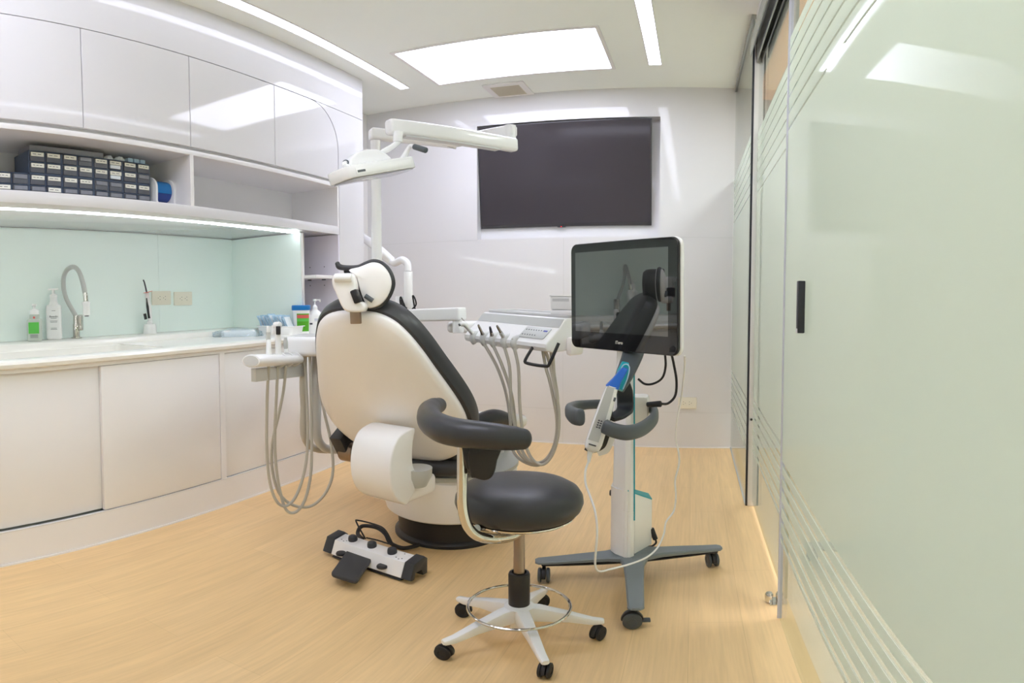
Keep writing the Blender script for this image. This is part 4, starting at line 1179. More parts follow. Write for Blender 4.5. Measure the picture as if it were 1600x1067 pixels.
b = NB(); dome = [(-.12, 0), (-.10, .035), (-.06, .058), (0, .066), (.05, .060), (.09, .042), (.115, .018), (.12, 0)]
prism(b, dome[::-1], -.028, .022, ML @ Matrix.Translation((-.01, .055, .016)) @ Matrix.Rotation(PI / 2, 4, 'X'), bev=.008, seg=3); obj('dome', b, 'enamel', lt)
for s in (-1, 1):
    if s > 0: g0, g1, g2, g3 = at(629, 250, D=2.46), at(640, 229, D=2.45), at(647, 229, D=2.44), at(666, 235, D=2.40)
    else: g0, g1, g2, g3 = at(547, 264, D=2.30), at(538, 257, D=2.26), at(540, 254, D=2.30), at(552, 258, D=2.44)
    b = NB(); tube(b, [g0, g1, g2], [.014, .009, .008], n=12, k=4, round_end=.004); hb_ = obj('handle_bracket', b, 'enamel', lt)
    b = NB(); cyl(b, g2, g3, .0125, n=20, bev=.003); obj('grip', b, 'slate_grey', hb_)

# ---------------------------------------------------------------- delivery arm and table
U1 = at(600, 494, D=2.98); U2 = at(716, 489, D=2.72)
U2.z = 1.004
P0_ = Vector((pb0.x, pb0.y, .985))
bar('beam', P0_, U2, .07, .060, par=unit, ext=.025, bev=.010)
b = NB(); cyl(b, (P0_.x, P0_.y, .70), (P0_.x, P0_.y, 1.02), .042, n=28, bev=.006); obj('beam_post', b, 'enamel', unit)
b = NB(); cyl(b, (P0_.x, P0_.y, .40), (P0_.x, P0_.y, .70), .06, n=28); 
box(b, (P0_.x - .05, P0_.y - .14, .42), (P0_.x + .06, P0_.y + .06, .56), bev=.02); obj('beam_foot', b, 'enamel', unit)
V0 = at(710, 511, D=2.82); V1 = at(748, 516, D=2.86); V1.z = V0.z
bar('lower_arm', V0, V1, .075, .055, par=unit, ext=.03, bev=.02)
b = NB(); cyl(b, (U2.x, U2.y, V0.z - .02), (U2.x, U2.y, .99), .026, n=28); obj('arm_joint', b, 'enamel', unit)

Tl, Tr = at(732, 524, D=2.75), at(860, 540, D=2.36)
e1 = (Tr - Tl).normalized(); e2 = Vector((0, 0, 1)).cross(e1).normalized(); e3 = e1.cross(e2).normalized()
if e2.y < 0: e2 = -e2; e3 = e1.cross(e2)
LT = (Tr - Tl).length
dt = thing('delivery_table', 'white instrument delivery table with grey control pad and sloping front over the patient seat', 'delivery table', (Tl + Tr) / 2)
MT = fr(Tl, e1, e2, e3)
MTp = MT @ fr((0, 0, 0), (0, 1, 0), (0, 0, 1), (1, 0, 0))
prof_t = [(-.018, -.022), (-.026, -.008), (-.024, .006), (-.012, .018), (.050, .066), (.082, .102), (.095, .107), (.30, .107), (.315, .097), (.31, .02), (.27, -.02), (.02, -.030)]
b = NB(); prism(b, prof_t, 0, LT, MTp, bev=.006, seg=3); obj('housing', b, 'enamel', dt)
sl0, sl1 = Vector((.0515, .0677)), Vector((.0815, .1014))
dsl = (sl1 - sl0).normalized(); nsl = Vector((-dsl.y, dsl.x))
b = NB(); o_ = MT @ Vector((LT / 2, sl0.x, sl0.y)); Mb = fr(o_, e1, (e2 * dsl.x + e3 * dsl.y), (e2 * nsl.x + e3 * nsl.y))
box(b, (-LT / 2 + .004, 0, .000), (LT / 2 - .004, (sl1 - sl0).length, .0012), Mb); obj('grey_band', b, 'enamel_grey', dt)
s0_, s1_ = Vector((-.012, .018)), Vector((.050, .066)); ds = (s1_ - s0_).normalized(); ns = Vector((-ds.y, ds.x))
o_ = MT @ Vector((LT * .80, (s0_.x + s1_.x) / 2 - .002, (s0_.y + s1_.y) / 2)); Mc = fr(o_, e1, e2 * ds.x + e3 * ds.y, e2 * ns.x + e3 * ns.y)
b = NB(); prism(b, rrect(.145, .066, .008), 0, .003, Mc, bev=.001); pad = obj('control_pad', b, 'enamel_grey', dt)
b = NB()
for r_ in range(2):
    for k in range(7 if r_ else 8):
        if r_ and k > 5: continue
        x = -.060 + k * .0145; y = .014 - r_ * .030
        lathe(b, [(0, .0030), (.0032, .0030), (.0032, .0036), (0, .0036)], Mc @ Matrix.Translation((x, y, 0)), 8)
obj('buttons', b, 'slate_grey', pad)
b = NB(); box(b, (.040, .009, .003), (.062, .017, .0036), Mc); obj('display', b, 'blue_ink', pad)
# tray on top
b = NB(); Mtop = MT @ Matrix.Translation((LT * .5, .205, .107))
prism(b, rrect(LT * .98, .20, .03), .0005, .004, Mtop)
b2 = NB(); tube(b2, [Mtop @ Vector((x, y, .006)) for x, y in rrect(LT * .98, .20, .03, 4)], .006, n=8, k=1, closed=True); me = bpy.data.meshes.new('t'); b2.to_mesh(me); b.from_mesh(me); bpy.data.meshes.remove(me); b2.free()
obj('top_mat', b, 'pale_grey', dt)
# wire handle under the right end
b = NB(); hpx = [(832, 543, 2.40), (821, 562, 2.36), (824, 567.5, 2.35), (852, 572, 2.27), (859, 567, 2.26), (873, 536, 2.27)]
tube(b, [at(p[0], p[1], D=p[2]) for p in hpx], .0065, n=10, k=3); obj('wire_handle', b, 'black_plastic', dt)
b = NB(); box(b, (LT - .002, .09, -.045), (LT + .03, .17, .03), MT, bev=.012); obj('side_bracket', b, 'shell_cream', dt)
b = NB(); box(b, (.06, .10, -.05), (.16, .22, -.025), MT, bev=.01); obj('swivel_mount', b, 'enamel', dt)
# slots
for i, px in enumerate((737, 757, 771, 786, 800)):
    f = (.128, .264, .383, .528, .65)[i]
    c = MT @ Vector((LT * f, -.020, -.004))
    b = NB(); tube(b, [c + e3 * .022 + e2 * .03, c + e3 * .016 - e2 * .001, c - e3 * .004 - e2 * .010, c - e3 * .022 + e2 * .004], .0145, n=12, k=4); obj('instrument_slot', b, 'pale_grey', dt)
names = [('air_water_syringe', 'white air-water syringe with angled grey nozzle, leftmost on the delivery table'),
         ('dental_handpiece', 'thin metal-tipped handpiece second from the left on the delivery table'),
         ('dental_handpiece', 'dark-tipped handpiece in the middle of the delivery table slots'),
         ('dental_handpiece', 'thicker steel handpiece fourth from the left on the delivery table'),
         ('spare_instrument_hose', 'grey instrument hose ending in the empty rightmost slot of the delivery table')]
tips = [(725, 506), (747.5, 508), (765.5, 511), (776.5, 509), (805, 521)]
hp_px = [None,
 [(757, 535), (776, 572), (790, 612), (797, 655), (799, 695), (812, 717), (838, 727), (857, 716), (869, 690), (872, 650), (868, 600), (861, 550)],
 [(771, 537), (785, 572), (799, 615), (805, 660), (808, 700), (822, 718), (844, 724), (864, 705), (873, 670), (871, 620), (866, 585), (864, 548)],
 [(784, 538), (796, 572), (798, 620), (801, 650), (812, 695), (828, 720), (850, 720), (866, 695), (870, 655), (860, 600), (853, 575), (848, 548)],
 [(800, 540), (810, 575), (812, 630), (817, 675), (828, 712), (846, 726), (862, 712), (872, 680), (873, 640), (866, 600), (858, 565), (852, 548)]]
for i in range(5):
    f = (.128, .264, .383, .528, .65)[i]
    c = MT @ Vector((LT * f, -.028, .014)); Dc = math.hypot(c.x, c.y)
    tp0 = at(*tips[i], D=Dc - .05)
    lab = names[i]
    h = thing(lab[0], lab[1], 'syringe' if i == 0 else ('hose' if i == 4 else 'handpiece'), c, 0, 'instruments on the delivery table')
    if i < 4:
        b = NB(); mid = c.lerp(tp0, .45)
        tube(b, [c - (tp0 - c) * .2, c, mid], [.010, .0095, (.009, .006, .007, .009)[i]], n=12, k=4, round_end=.002); obj('body', b, ('white_bottle', 'steel', 'steel', 'pale_grey')[i], h)
        b = NB()
        if i == 0:
            tube(b, [mid, tp0, tp0 + Vector((-.012, -.006, -.002))], [.008, .012, .011], n=12, k=4, round_end=.003); obj('head', b, 'enamel', h)
            b = NB(); cyl(b, tp0 + Vector((-.014, -.010, -.003)), tp0 + Vector((-.020, -.014, -.005)), .006); obj('button', b, 'slate_grey', h)
            b = NB(); cyl(b, tp0 + Vector((.006, 0, .006)), tp0 + Vector((-.012, .0, .026)), .0022); obj('nozzle', b, 'steel', h)
        else:
            tube(b, [mid, mid.lerp(tp0, .5), tp0], [.0065, .006, .0045], n=10, k=3); obj('tip', b, 'ink' if i == 2 else 'steel', h)
    px = hp_px[i] or [(743, 532)]
    if i == 0: continue
    pts = loop(px, Dc - .01, 2.42)
    pts[0] = c - e3 * .045 - e2 * .0
    hose(h, [c - e3 * .0 - e2 * .006, c - e3 * .025 - e2 * .002] + pts[1:], .0068)
# box standing on the table
q = at(884, 485, D=2.46)
bxz = (MT @ Vector((LT * .9, .26, .112))).z
t = thing('white_plastic_box', 'small translucent white box standing on the delivery table beside the monitor', 'box', (q.x, q.y, bxz))
q = at(887, 484, D=2.50); q.z = bxz + .003
MQ = rz((q.x, q.y, q.z), math.radians(-28))
b = NB(); box(b, (-.06, -.045, 0), (.06, .045, .024), MQ, bev=.01); obj('base', b, 'enamel', t)
b = NB(); box(b, (-.058, -.045, .0245), (.058, .045, .078), MQ, bev=.005); obj('container', b, 'white_bottle', t)
b = NB(); box(b, (-.062, -.048, .0785), (.062, .048, .084), MQ, bev=.002); obj('lid', b, 'white_bottle', t)
b = NB(); box(b, (-.045, -.0462, .058), (.045, -.0448, .070), MQ); obj('label', b, 'pale_grey', t)

# ---------------------------------------------------------------- jointed pipe arm by the far wall
Q = [at(560, 366, D=4.15), at(580, 379, D=4.1), at(612, 408, D=4.0)]
t = thing('extraction_arm', 'white jointed pipe arm rising behind the chair near the far column', 'pipe arm', at(637, 484, D=3.85))
w0 = Q[0].copy(); w0 = at(556, 362, X=-2.51)
b = NB(); tube(b, [w0, Q[1].lerp(Q[2], .3), Q[2]], .030, n=20, k=5, round_end=.01); obj('sloping_pipe', b, 'enamel', t)
c0 = at(617, 411, D=3.95); c1 = at(628, 406, D=3.9); c2 = at(636.5, 412, D=3.86); c3 = at(637.5, 424, D=3.85)
b = NB(); tube(b, [Q[2].lerp(c0, -.2), c0, c1, c2, c3], .024, n=20, k=5); obj('elbow', b, 'enamel', t)
c4 = Vector((c3.x, c3.y, .86)); b = NB(); cyl(b, c3, c4, .030, n=28, bev=.004); obj('upright_pipe', b, 'enamel', t)
b = NB(); prism(b, rrect(.16, .12, .03, 5, c3.x, c3.y), .80, .862, bev=.01); prism(b, rrect(.1, .08, .03, 5, c3.x, c3.y), 0, .80, bev=.01); obj('stand', b, 'enamel', t)
for px in ([(631, 484), (627, 478), (625, 470), (626, 464), (629, 470), (634, 482)], [(643, 484), (650, 476), (648, 466), (645, 462), (646, 470), (649, 486)], [(636, 482), (629, 476), (626, 468)]):
    b = NB(); tube(b, [at(p[0], p[1], D=3.80) for p in px], .005, n=8); obj('cable', b, 'rubber', t)
b = NB(); a_ = at(626, 470, D=3.86); box(b, (a_.x - .03, a_.y - .02, .862), (a_.x + .012, a_.y + .03, a_.z + .03), bev=.006); obj('side_box', b, 'enamel', t)
# ---------------------------------------------------------------- operator's stool
SX, SY = -.481, 1.61
t = thing('operator_stool', 'round black operator stool with curved torso rest, white star base and foot ring', 'stool', (SX, SY, 0))
DS = math.hypot(SX, SY)
M0 = rz((SX, SY, 0), 0)
b = NB(); lathe(b, [(.055, .420), (.09, .424), (.158, .441), (.164, .446), (.164, .450), (0, .450)], M0, 56); obj('seat_pan', b, 'chrome', t)
b = NB(); lathe(b, [(.152, .450), (.166, .454), (.177, .465), (.184, .484), (.182, .502), (.171, .520), (.148, .534), (.11, .544), (.06, .549), (0, .550)], M0, 64); obj('seat', b, 'black_upholstery', t)
b = NB(); lathe(b, [(.0165, .20), (.0165, .30), (.0160, .301), (.0160, .421), (0, .421)], M0, 28); obj('gas_lift', b, 'bronze_steel', t)
b = NB(); lathe(b, [(.030, .125), (.031, .13), (.0315, .24), (.029, .247), (.021, .249), (.018, .240), (0, .240)], M0, 32); o = obj('column_sleeve', b, 'black_plastic', t)
b = NB(); lathe(b, [(.024, .045), (.028, .05), (.034, .120), (.044, .128), (.030, .136), (0, .136)], M0, 32); obj('hub', b, 'white_bottle', t)
contacts = [(691, 1030), (843, 1066), (920, 999), (711, 958), (839, 941)]
def caster(M, m1='rubber', brake=False, r=.024, parent=None, w=.012, gap=.010, lab='caster'):
    """twin-wheel caster, stem at the origin of M, rolling along x"""
    b = NB()
    cyl(b, M @ Vector((0, 0, r * 2.05)), M @ Vector((0, 0, r * 2.75)), .006)
    hood = [(r * 1.12 * math.cos(math.radians(a)) - r * .4, r + r * 1.12 * math.sin(math.radians(a))) for a in range(-10, 200, 15)]
    hood = [(-r * 1.45, r * .9)] + [(-r * .35 + r * 1.15 * math.cos(math.radians(a)), r + r * 1.12 * math.sin(math.radians(a))) for a in range(175, -6, -15)] + [(r * .55, r * .75)]
    prism(b, hood[::-1], -gap * .8, gap * .8, M @ Matrix.Rotation(PI / 2, 4, 'X'), bev=.002)
    c = obj(lab, b, 'black_plastic', parent)
    for s in (-1, 1):
        b = NB(); y0 = s * gap; y1 = s * (gap + w)
        Mw = M @ Matrix.Translation((-r * .35, 0, r)) @ Matrix.Rotation(PI / 2, 4, 'X')
        lathe(b, [(0, -y0), (r * .9, -y0), (r, -y0 - s * w * .2), (r, -y0 - s * w * .75), (r * .8, -y1), (r * .5, -y1), (r * .45, -y1 + s * .002), (0, -y1 + s * .002)], Mw, 28)
        obj('wheel', b, m1, c)
    if brake:
        b = NB(); box(b, (r * .5, -.012, r * .75), (r * 1.5, .012, r * 1.0), M, bev=.003); obj('brake_lever', b, m1, c)
    return c
RB = .232
angs = []
for px, py in contacts:
    q = at(px, py, Z=.005); angs.append(math.atan2(q.y - SY, q.x - SX))
a0 = sum((a - 2 * PI / 5 * k) % (2 * PI / 5) for k, a in enumerate(sorted(angs))) / 5
# phase of the star from the mean of the five directions
sx_ = sum(math.cos(5 * a) for a in angs); sy_ = sum(math.sin(5 * a) for a in angs); a0 = math.atan2(sy_, sx_) / 5
for k in range(5):
    a = a0 + k * 2 * PI / 5
    d = Vector((math.cos(a), math.sin(a), 0))
    e = Vector((SX, SY, 0)) + d * RB
    b = NB()
    b2 = bmesh.new(); rings = []
    for s_, w, zt, zb in ((.020, .020, .130, .075), (.06, .0185, .126, .075), (.14, .0155, .104, .070), (RB - .02, .0125, .079, .055), (RB + .008, .0115, .074, .056), (RB + .013, .010, .072, .058)):
        sec = rrect(w * 2, zt - zb, .006, 2)
        c = Vector((SX, SY, (zt + zb) / 2)) + d * s_; x = Vector((-d.y, d.x, 0))
        rings.append([b2.verts.new(c + x * u + Vector((0, 0, v))) for u, v in sec])
    for a_, c_ in zip(rings, rings[1:]):
        for j in range(len(a_)): b2.faces.new((a_[j], a_[(j + 1) % len(a_)], c_[(j + 1) % len(a_)], c_[j]))
    b2.faces.new(rings[0]); b2.faces.new(rings[-1]); bmesh.ops.recalc_face_normals(b2, faces=b2.faces); join(b, b2)
    obj('base_arm', b, 'white_bottle', t)
    ra = (2.9, -2.3, -.6, 2.4, .9)[k] if 0 else [a + .9, a - 1.0, a + .5, a + 2.2, a - .6][k]
    caster(rz((e.x, e.y, 0), ra), parent=t, r=.0245, w=.010, gap=.007)
b = NB(); RZ = .125
q0, q1 = at(728, 950, Z=RZ), at(885, 948, Z=RZ)
tube(b, [(SX + .148 * math.cos(x), SY + .148 * math.sin(x), RZ) for x in [2 * PI * k / 40 for k in range(40)]], .0048, n=10, k=1, closed=True)
ring = obj('foot_ring', b, 'chrome', t)
# bent tube that carries the torso rest
b = NB()
s0 = Vector((SX, SY, .372))
pts = [(SX + .03, SY - .01, .412), at(800, 838, D=1.60), at(775, 842, D=1.535), at(748, 838, D=1.50), at(731, 822, D=1.487), at(723.5, 795, D=1.482), at(722.5, 760, D=1.482), at(722.5, 720, D=1.482), at(722.5, 680, D=1.482)]
tube(b, pts, .0138, n=18, k=6); obj('support_tube', b, 'chrome', t)
b = NB()
pts2 = [(SX - .01, SY + .03, .412), at(793, 826, D=1.66), at(768, 829, D=1.60), at(745, 826, D=1.54)]
tube(b, pts2, .012, n=14, k=5); obj('support_tube', b, 'chrome', t)
# torso rest: thick padded arc
zc = .745
arc = [(692, 634, .735), (680, 636, .74), (668, 646, .742), (668, 664, .740), (688, 680, .738), (716, 690, .736), (745, 695, .734), (775, 697, .730), (803, 697, .724), (816, 697, .722)]
arcw = []
Ds = [1.86, 1.80, 1.70, 1.575, 1.485, 1.44, 1.415, 1.405, 1.41, 1.415]
for (px, py, z), D in zip([(686, 633, 0), (676, 637, 0), (670, 645, 0), (674, 659, 0), (692, 670, 0), (716, 676, 0), (742, 679, 0), (772, 682, 0), (800, 684.5, 0), (818, 686, 0)], Ds): arcw.append(at(px, py, D=D))
b = NB()
sec = [(math.cos(2 * PI * j / 24) * 1.0, math.sin(2 * PI * j / 24)) for j in range(24)]
tube(b, arcw, [.024, .029, .033, .036, .037, .036, .0345, .033, .030, .026], sect=sec, k=8, round_end=.020); obj('torso_rest', b, 'black_upholstery', t)
# bracket under the rest
b = NB()
q = at(754, 712, D=1.475)
dirv = Vector((q.x, q.y, 0)).normalized(); xr = Vector((dirv.y, -dirv.x, 0))
MK = fr(q, xr, (0, 0, 1), -dirv)
ot = [(-.030, .030), (.042, .030), (.036, -.005), (.030, -.035), (.020, -.052), (.004, -.058), (-.018, -.052), (-.030, -.044)]
prism(b, dense(ot, 3), -.030, .030, MK, bev=.008, seg=3); obj('rest_bracket', b, 'black_plastic', t)
b = NB()
prism(b, [(-.052, .030), (-.030, .030), (-.028, -.040), (-.040, -.028)], -.022, .022, MK, bev=.004); obj('tube_clamp', b, 'black_plastic', t)
b = NB(); cyl(b, (SX - .16, SY + .0, .455), (SX - .185, SY - .005, .455), .016, n=20, bev=.003); obj('height_knob', b, 'rubber', t)
# ---------------------------------------------------------------- scanner cart
KX, KY = -.212, 2.14
t = thing('scanner_cart', 'white and grey wheeled cart column carrying the touch monitor', 'medical cart', (KX, KY, 0))
cart = t
arm_ends = [at(850, 895, Z=.05), at(1114, 874, Z=.05), at(992, 965, Z=.05)]
arm_ends[0] = at(850, 907, Z=0); arm_ends[1] = at(1114, 886, Z=0); arm_ends[2] = at(993, 979, Z=0)
ctr = Vector((-.205, 2.13, 0))
arm_ends.append(ctr * 2 - arm_ends[2] + Vector((-.03, -.02, 0)))
labs = ['left', 'right', 'front', 'rear']
for i, e in enumerate(arm_ends):
    d = (e - ctr); d.z = 0; L = d.length; d.normalize(); x = Vector((-d.y, d.x, 0))
    b2 = bmesh.new(); rings = []
    for s_, w, zt, zb in ((-.02, .062, .112, .094), (.05, .050, .111, .093), (.10, .036, .109, .092), (.2, .031, .103, .088), (L - .01, .026, .094, .082), (L + .020, .024, .092, .081), (L + .032, .014, .091, .082)):
        if s_ > L + .04: continue
        c = ctr + d * s_
        rings.append([b2.verts.new(c + x * u + Vector((0, 0, v))) for u, v in ((w, zt - .005), (w - .005, zt), (-w + .005, zt), (-w, zt - .005), (-w, zb), (w, zb))])
    for a_, c_ in zip(rings, rings[1:]):
        for j in range(6): b2.faces.new((a_[j], a_[(j + 1) % 6], c_[(j + 1) % 6], c_[j]))
    b2.faces.new(rings[0]); b2.faces.new(rings[-1]); bmesh.ops.recalc_face_normals(b2, faces=b2.faces)
    b = NB(); join(b, b2); o = obj('base_leg', b, 'cart_grey', t)
    b = NB(); c_ = ctr + d * .02; e_ = ctr + d * (L - .02)
    Mx = fr(ctr, d, x, (0, 0, 1)); box(b, (.02, -.026, .074), (L + .01, .026, .0815 if L > .3 else .081), Mx, bev=.003); obj('underside', b, 'black_plastic', o)
    ra = [PI / 2 + .2, -PI / 2 + .3, 0.15, 0][i]
    caster(rz((e.x, e.y, 0), ra), m1='slate_grey', parent=t, r=.030 if i != 2 else .030, w=.013, gap=.009, brake=(i == 2))
# column: local x to the right seen from the monitor side, y away
cyaw = math.radians(-2)
K0 = at(979, 868, Z=.112)
front = at(986, 873, Z=.112)
# footprint corners of the lower box: left, front nose, right rear
cl_, cn_, cr_ = at(954, 860, Z=.112), at(980, 871.5, Z=.112), at(1018, 850, Z=.112)
foot = [(cl_.x, cl_.y), (cl_.x * .7 + cn_.x * .3, cl_.y * .7 + cn_.y * .3 - .012), (cn_.x - .008, cn_.y + .001), (cn_.x, cn_.y), (cr_.x, cr_.y), (cr_.x - .015, cr_.y + .018), (cn_.x + .01, cn_.y + .05), (cl_.x + .03, cl_.y + .09), (cl_.x, cl_.y + .04)]
def prism_xy(pts, z0, z1, top=None, bev=.004):
    bb = NB(); b2 = bmesh.new(); top = top or pts
    lo = [b2.verts.new((x, y, z0)) for x, y in pts]; hi = [b2.verts.new((x, y, z1)) for x, y in top]
    n = len(pts); f0 = b2.faces.new(lo); f1 = b2.faces.new(hi)
    for i in range(n): b2.faces.new((lo[i], lo[(i + 1) % n], hi[(i + 1) % n], hi[i]))
    bmesh.ops.recalc_face_normals(b2, faces=b2.faces)
    if bev: bmesh.ops.bevel(b2, geom=list(f1.edges), offset=bev, segments=2, affect='EDGES', profile=.5)
    join(bb, b2); return bb
ztop = at(1018, 781, D=math.hypot(cr_.x, cr_.y)).z
zmid = at(990, 768, D=math.hypot(cn_.x, cn_.y) + .0).z
# lower box, its top sloping down to the right
b = NB(); b2 = bmesh.new()
lo = [b2.verts.new((x, y, .112)) for x, y in foot]
hz = []
for x, y in foot:
    f = max(0, min(1, (x - cn_.x) / (cr_.x - cn_.x)))
    hz.append(zmid * (1 - f) + ztop * f)
hi = [b2.verts.new((x, y, z)) for (x, y), z in zip(foot, hz)]
n = len(foot); b2.faces.new(lo); b2.faces.new(hi)
for i in range(n): b2.faces.new((lo[i], lo[(i + 1) % n], hi[(i + 1) % n], hi[i]))
bmesh.ops.recalc_face_normals(b2, faces=b2.faces); join(b, b2); obj('lower_housing', b, 'enamel', t)
b = NB(); b2 = bmesh.new()
cap = [(foot[3][0], foot[3][1], hz[3]), (foot[4][0], foot[4][1], hz[4]), (foot[5][0], foot[5][1], hz[5]), (foot[6][0], foot[6][1], hz[6])]
v0 = [b2.verts.new((x, y, z + .0005)) for x, y, z in cap]; v1 = [b2.verts.new((x, y, z + .006)) for x, y, z in cap]
b2.faces.new(v0); b2.faces.new(v1)
for i in range(4): b2.faces.new((v0[i], v0[(i + 1) % 4], v1[(i + 1) % 4], v1[i]))
bmesh.ops.recalc_face_normals(b2, faces=b2.faces); join(b, b2); obj('teal_cap', b, 'teal_plastic', t)
# upright
zu = 1.0
wl, wr = Vector((cl_.x + .004, cl_.y, 0)), Vector((cn_.x + .022, cn_.y + .012, 0))
upr = [(cl_.x + .004, cl_.y), (cl_.x + .012, cl_.y - .012), (cn_.x - .01, cn_.y + .000), (cn_.x + .010, cn_.y + .004), (cn_.x + .022, cn_.y + .02), (cn_.x + .02, cn_.y + .07), (cl_.x + .03, cl_.y + .08), (cl_.x + .004, cl_.y + .04)]
cxu = sum(p[0] for p in upr) / 8; cyu = sum(p[1] for p in upr) / 8
def lerp2(pts, s, dx=0): return [(cxu + (x - cxu) * s + dx, cyu + (y - cyu) * s) for x, y in pts]
b = prism_xy(upr, .112, .30, lerp2(upr, .99)); obj('column_lower', b, 'enamel', t)
b = prism_xy(lerp2(upr, .985), .3005, .93, lerp2(upr, .74, .004)); col = obj('column', b, 'enamel', t)
b = NB()
e0 = Vector((lerp2(upr, .985)[4][0], lerp2(upr, .985)[4][1], hz[4] + .0)); e1_ = Vector((lerp2(upr, .74, .004)[4][0], lerp2(upr, .74, .004)[4][1], .93))
zq = .26
e0 = Vector((upr[4][0], upr[4][1], zq)); 
tube(b, [e0, e0.lerp(e1_, .3), e1_], .0032, n=8, k=3); obj('teal_edge', b, 'teal_plastic', col)
b = NB(); box(b, (cxu - .045, cyu + .02, .60), (cxu + .085, cyu + .10, .72), bev=.012); obj('rear_box', b, 'shell_cream', t)
b = NB(); cyl(b, (cl_.x - .012, cl_.y + .05, .335), (cl_.x + .01, cl_.y + .05, .335), .012, n=16, bev=.003); obj('side_knob', b, 'black_plastic', t)
b = NB(); tube(b, [at(1018, 826, D=2.22), at(1024, 842, D=2.22)], .010, n=12, k=1, round_end=.003)
tube(b, [at(1024, 842, D=2.22), at(1025, 848, D=2.22), at(1019, 853, D=2.21), at(1012, 854, D=2.2)], .004, n=8); obj('power_plug', b, 'black_plastic', t)

# dark neck carrying the monitor, and the wand rest
Dn = 2.02
strap = [(0.0, 1), ]
def strip(name, pts, widths, th, m, par, wdir=None, k=6, label=None):
    """flat bent band along pts, width across the line of sight"""
    path = smooth_path(pts, k); n = len(path); b2 = bmesh.new(); rings = []
    for i, p in enumerate(path):
        f = i / (n - 1) * (len(widths) - 1); j = min(int(f), len(widths) - 2); w = widths[j] + (widths[j + 1] - widths[j]) * (f - j)
        tg = (path[min(i + 1, n - 1)] - path[max(i - 1, 0)]).normalized()
        wd = wdir or Vector((1, 0, 0)); wd = (wd - tg * wd.dot(tg)).normalized(); nn = tg.cross(wd)
        rings.append([b2.verts.new(p + wd * u * w / 2 + nn * v * th / 2) for u, v in ((1, .4), (.85, 1), (-.85, 1), (-1, .4), (-1, -.4), (-.85, -1), (.85, -1), (1, -.4))])
    for a_, c_ in zip(rings, rings[1:]):
        for j in range(8): b2.faces.new((a_[j], a_[(j + 1) % 8], c_[(j + 1) % 8], c_[j]))
    b2.faces.new(rings[0]); b2.faces.new(rings[-1]); bmesh.ops.recalc_face_normals(b2, faces=b2.faces)
    b = NB(); join(b, b2); return obj(name, b, m, par, label)
wd_ = Vector((math.cos(.25), -math.sin(.25) * -1, 0)).normalized()
strip('monitor_neck', [at(993, 535, D=2.14), at(988, 556, D=2.07), at(976, 585, D=1.99), at(965, 608, D=1.955)], [.080, .072, .060, .044], .018, 'slate_grey', t, wd_)
strip('wand_bracket', [at(972, 590, D=1.99), at(976, 612, D=1.98), at(977, 630, D=1.99), at(976, 641, D=1.97), at(968, 648, D=1.93), at(955, 654, D=1.90)], [.04, .055, .056, .056, .052, .03], .014, 'dark_plastic', t, wd_)
# teal wand seat
sp = [at(976, 571, D=1.93), at(980, 580, D=1.93), at(975, 592, D=1.92), at(971, 600, D=1.915), at(963, 606, D=1.90)]
strip('wand_seat', [at(977, 567, D=1.945), at(974, 580, D=1.93), at(970, 594, D=1.915), at(965, 608, D=1.90)], [.024, .040, .040, .034], .016, 'teal_plastic', t, wd_)
b = NB(); tube(b, [at(967, 607, D=1.895), at(967, 590, D=1.90), at(972, 573, D=1.92), at(979, 569, D=1.925), at(983.5, 575, D=1.925), at(980, 592, D=1.91), at(973.5, 608, D=1.895)], .0022, n=8); obj('seat_rim', b, 'pouch_blue', t)
b = NB(); tube(b, [at(950, 655, D=1.93), at(952, 645, D=1.90), at(946, 643, D=1.88)], [.010, .012, .010], n=12, round_end=.004); obj('wand_clip', b, 'black_plastic', t)
strip('wand_cradle', [at(952, 668, D=1.90), at(947, 684, D=1.90), at(941, 697, D=1.90), at(926, 704, D=1.90), at(914, 700, D=1.90)], [.018, .018, .018, .016, .012], .010, 'black_plastic', t, wd_)
strip('cradle_cover', [at(958, 664, D=1.925), at(953, 685, D=1.925), at(946, 702, D=1.925), at(934, 708, D=1.925)], [.03, .03, .028, .02], .012, 'enamel', t, wd_)

# push handle: closed ring seen from slightly above
zhh = .668
def H(px, py, D): return at(px, py, D=D)
hpts = [H(945, 666, 1.83), H(958, 672, 1.82), H(980, 676, 1.84), H(1003, 670, 1.92), H(1021, 655, 2.04), H(1022, 642, 2.18), H(1010, 635, 2.26), H(985, 632, 2.30), H(955, 631, 2.30), H(920, 632, 2.27), H(898, 635, 2.20), H(889, 642, 2.05), H(898, 650, 1.95), H(907, 652, 1.92)]
secH = [(math.cos(2 * PI * j / 16) * .55, math.sin(2 * PI * j / 16) * 1.0) for j in range(16)]
secH = [(x * .62, y) for x, y in rrect(2, 2, .7, 3)]
b = NB(); tube(b, hpts, [.023, .023, .024, .024, .023, .020, .018, .018, .018, .018, .020, .023, .028, .028], sect=secH, up=(0, 0, 1), k=8, round_end=.008); obj('push_handle', b, 'slate_grey', t)
for px, D in ((957, 2.27), (1000, 2.27)):
    b = NB(); q = H(px, 634, D); box(b, (q.x - .012, q.y - .08, q.z - .012), (q.x + .012, q.y + .01, q.z + .012), bev=.003); obj('handle_mount', b, 'slate_grey', t)
b = NB(); tube(b, [at(1012, 632, D=2.12), at(1032, 631, D=2.10)], [.0095, .0115], n=12, k=1, round_end=.004); 
tube(b, [at(1032, 631, D=2.10), at(1044, 630, D=2.10), at(1055, 618, D=2.10), at(1057, 595, D=2.10), at(1053, 570, D=2.09), at(1049, 552, D=2.08)], .0045, n=8)
obj('video_cable', b, 'rubber', t)
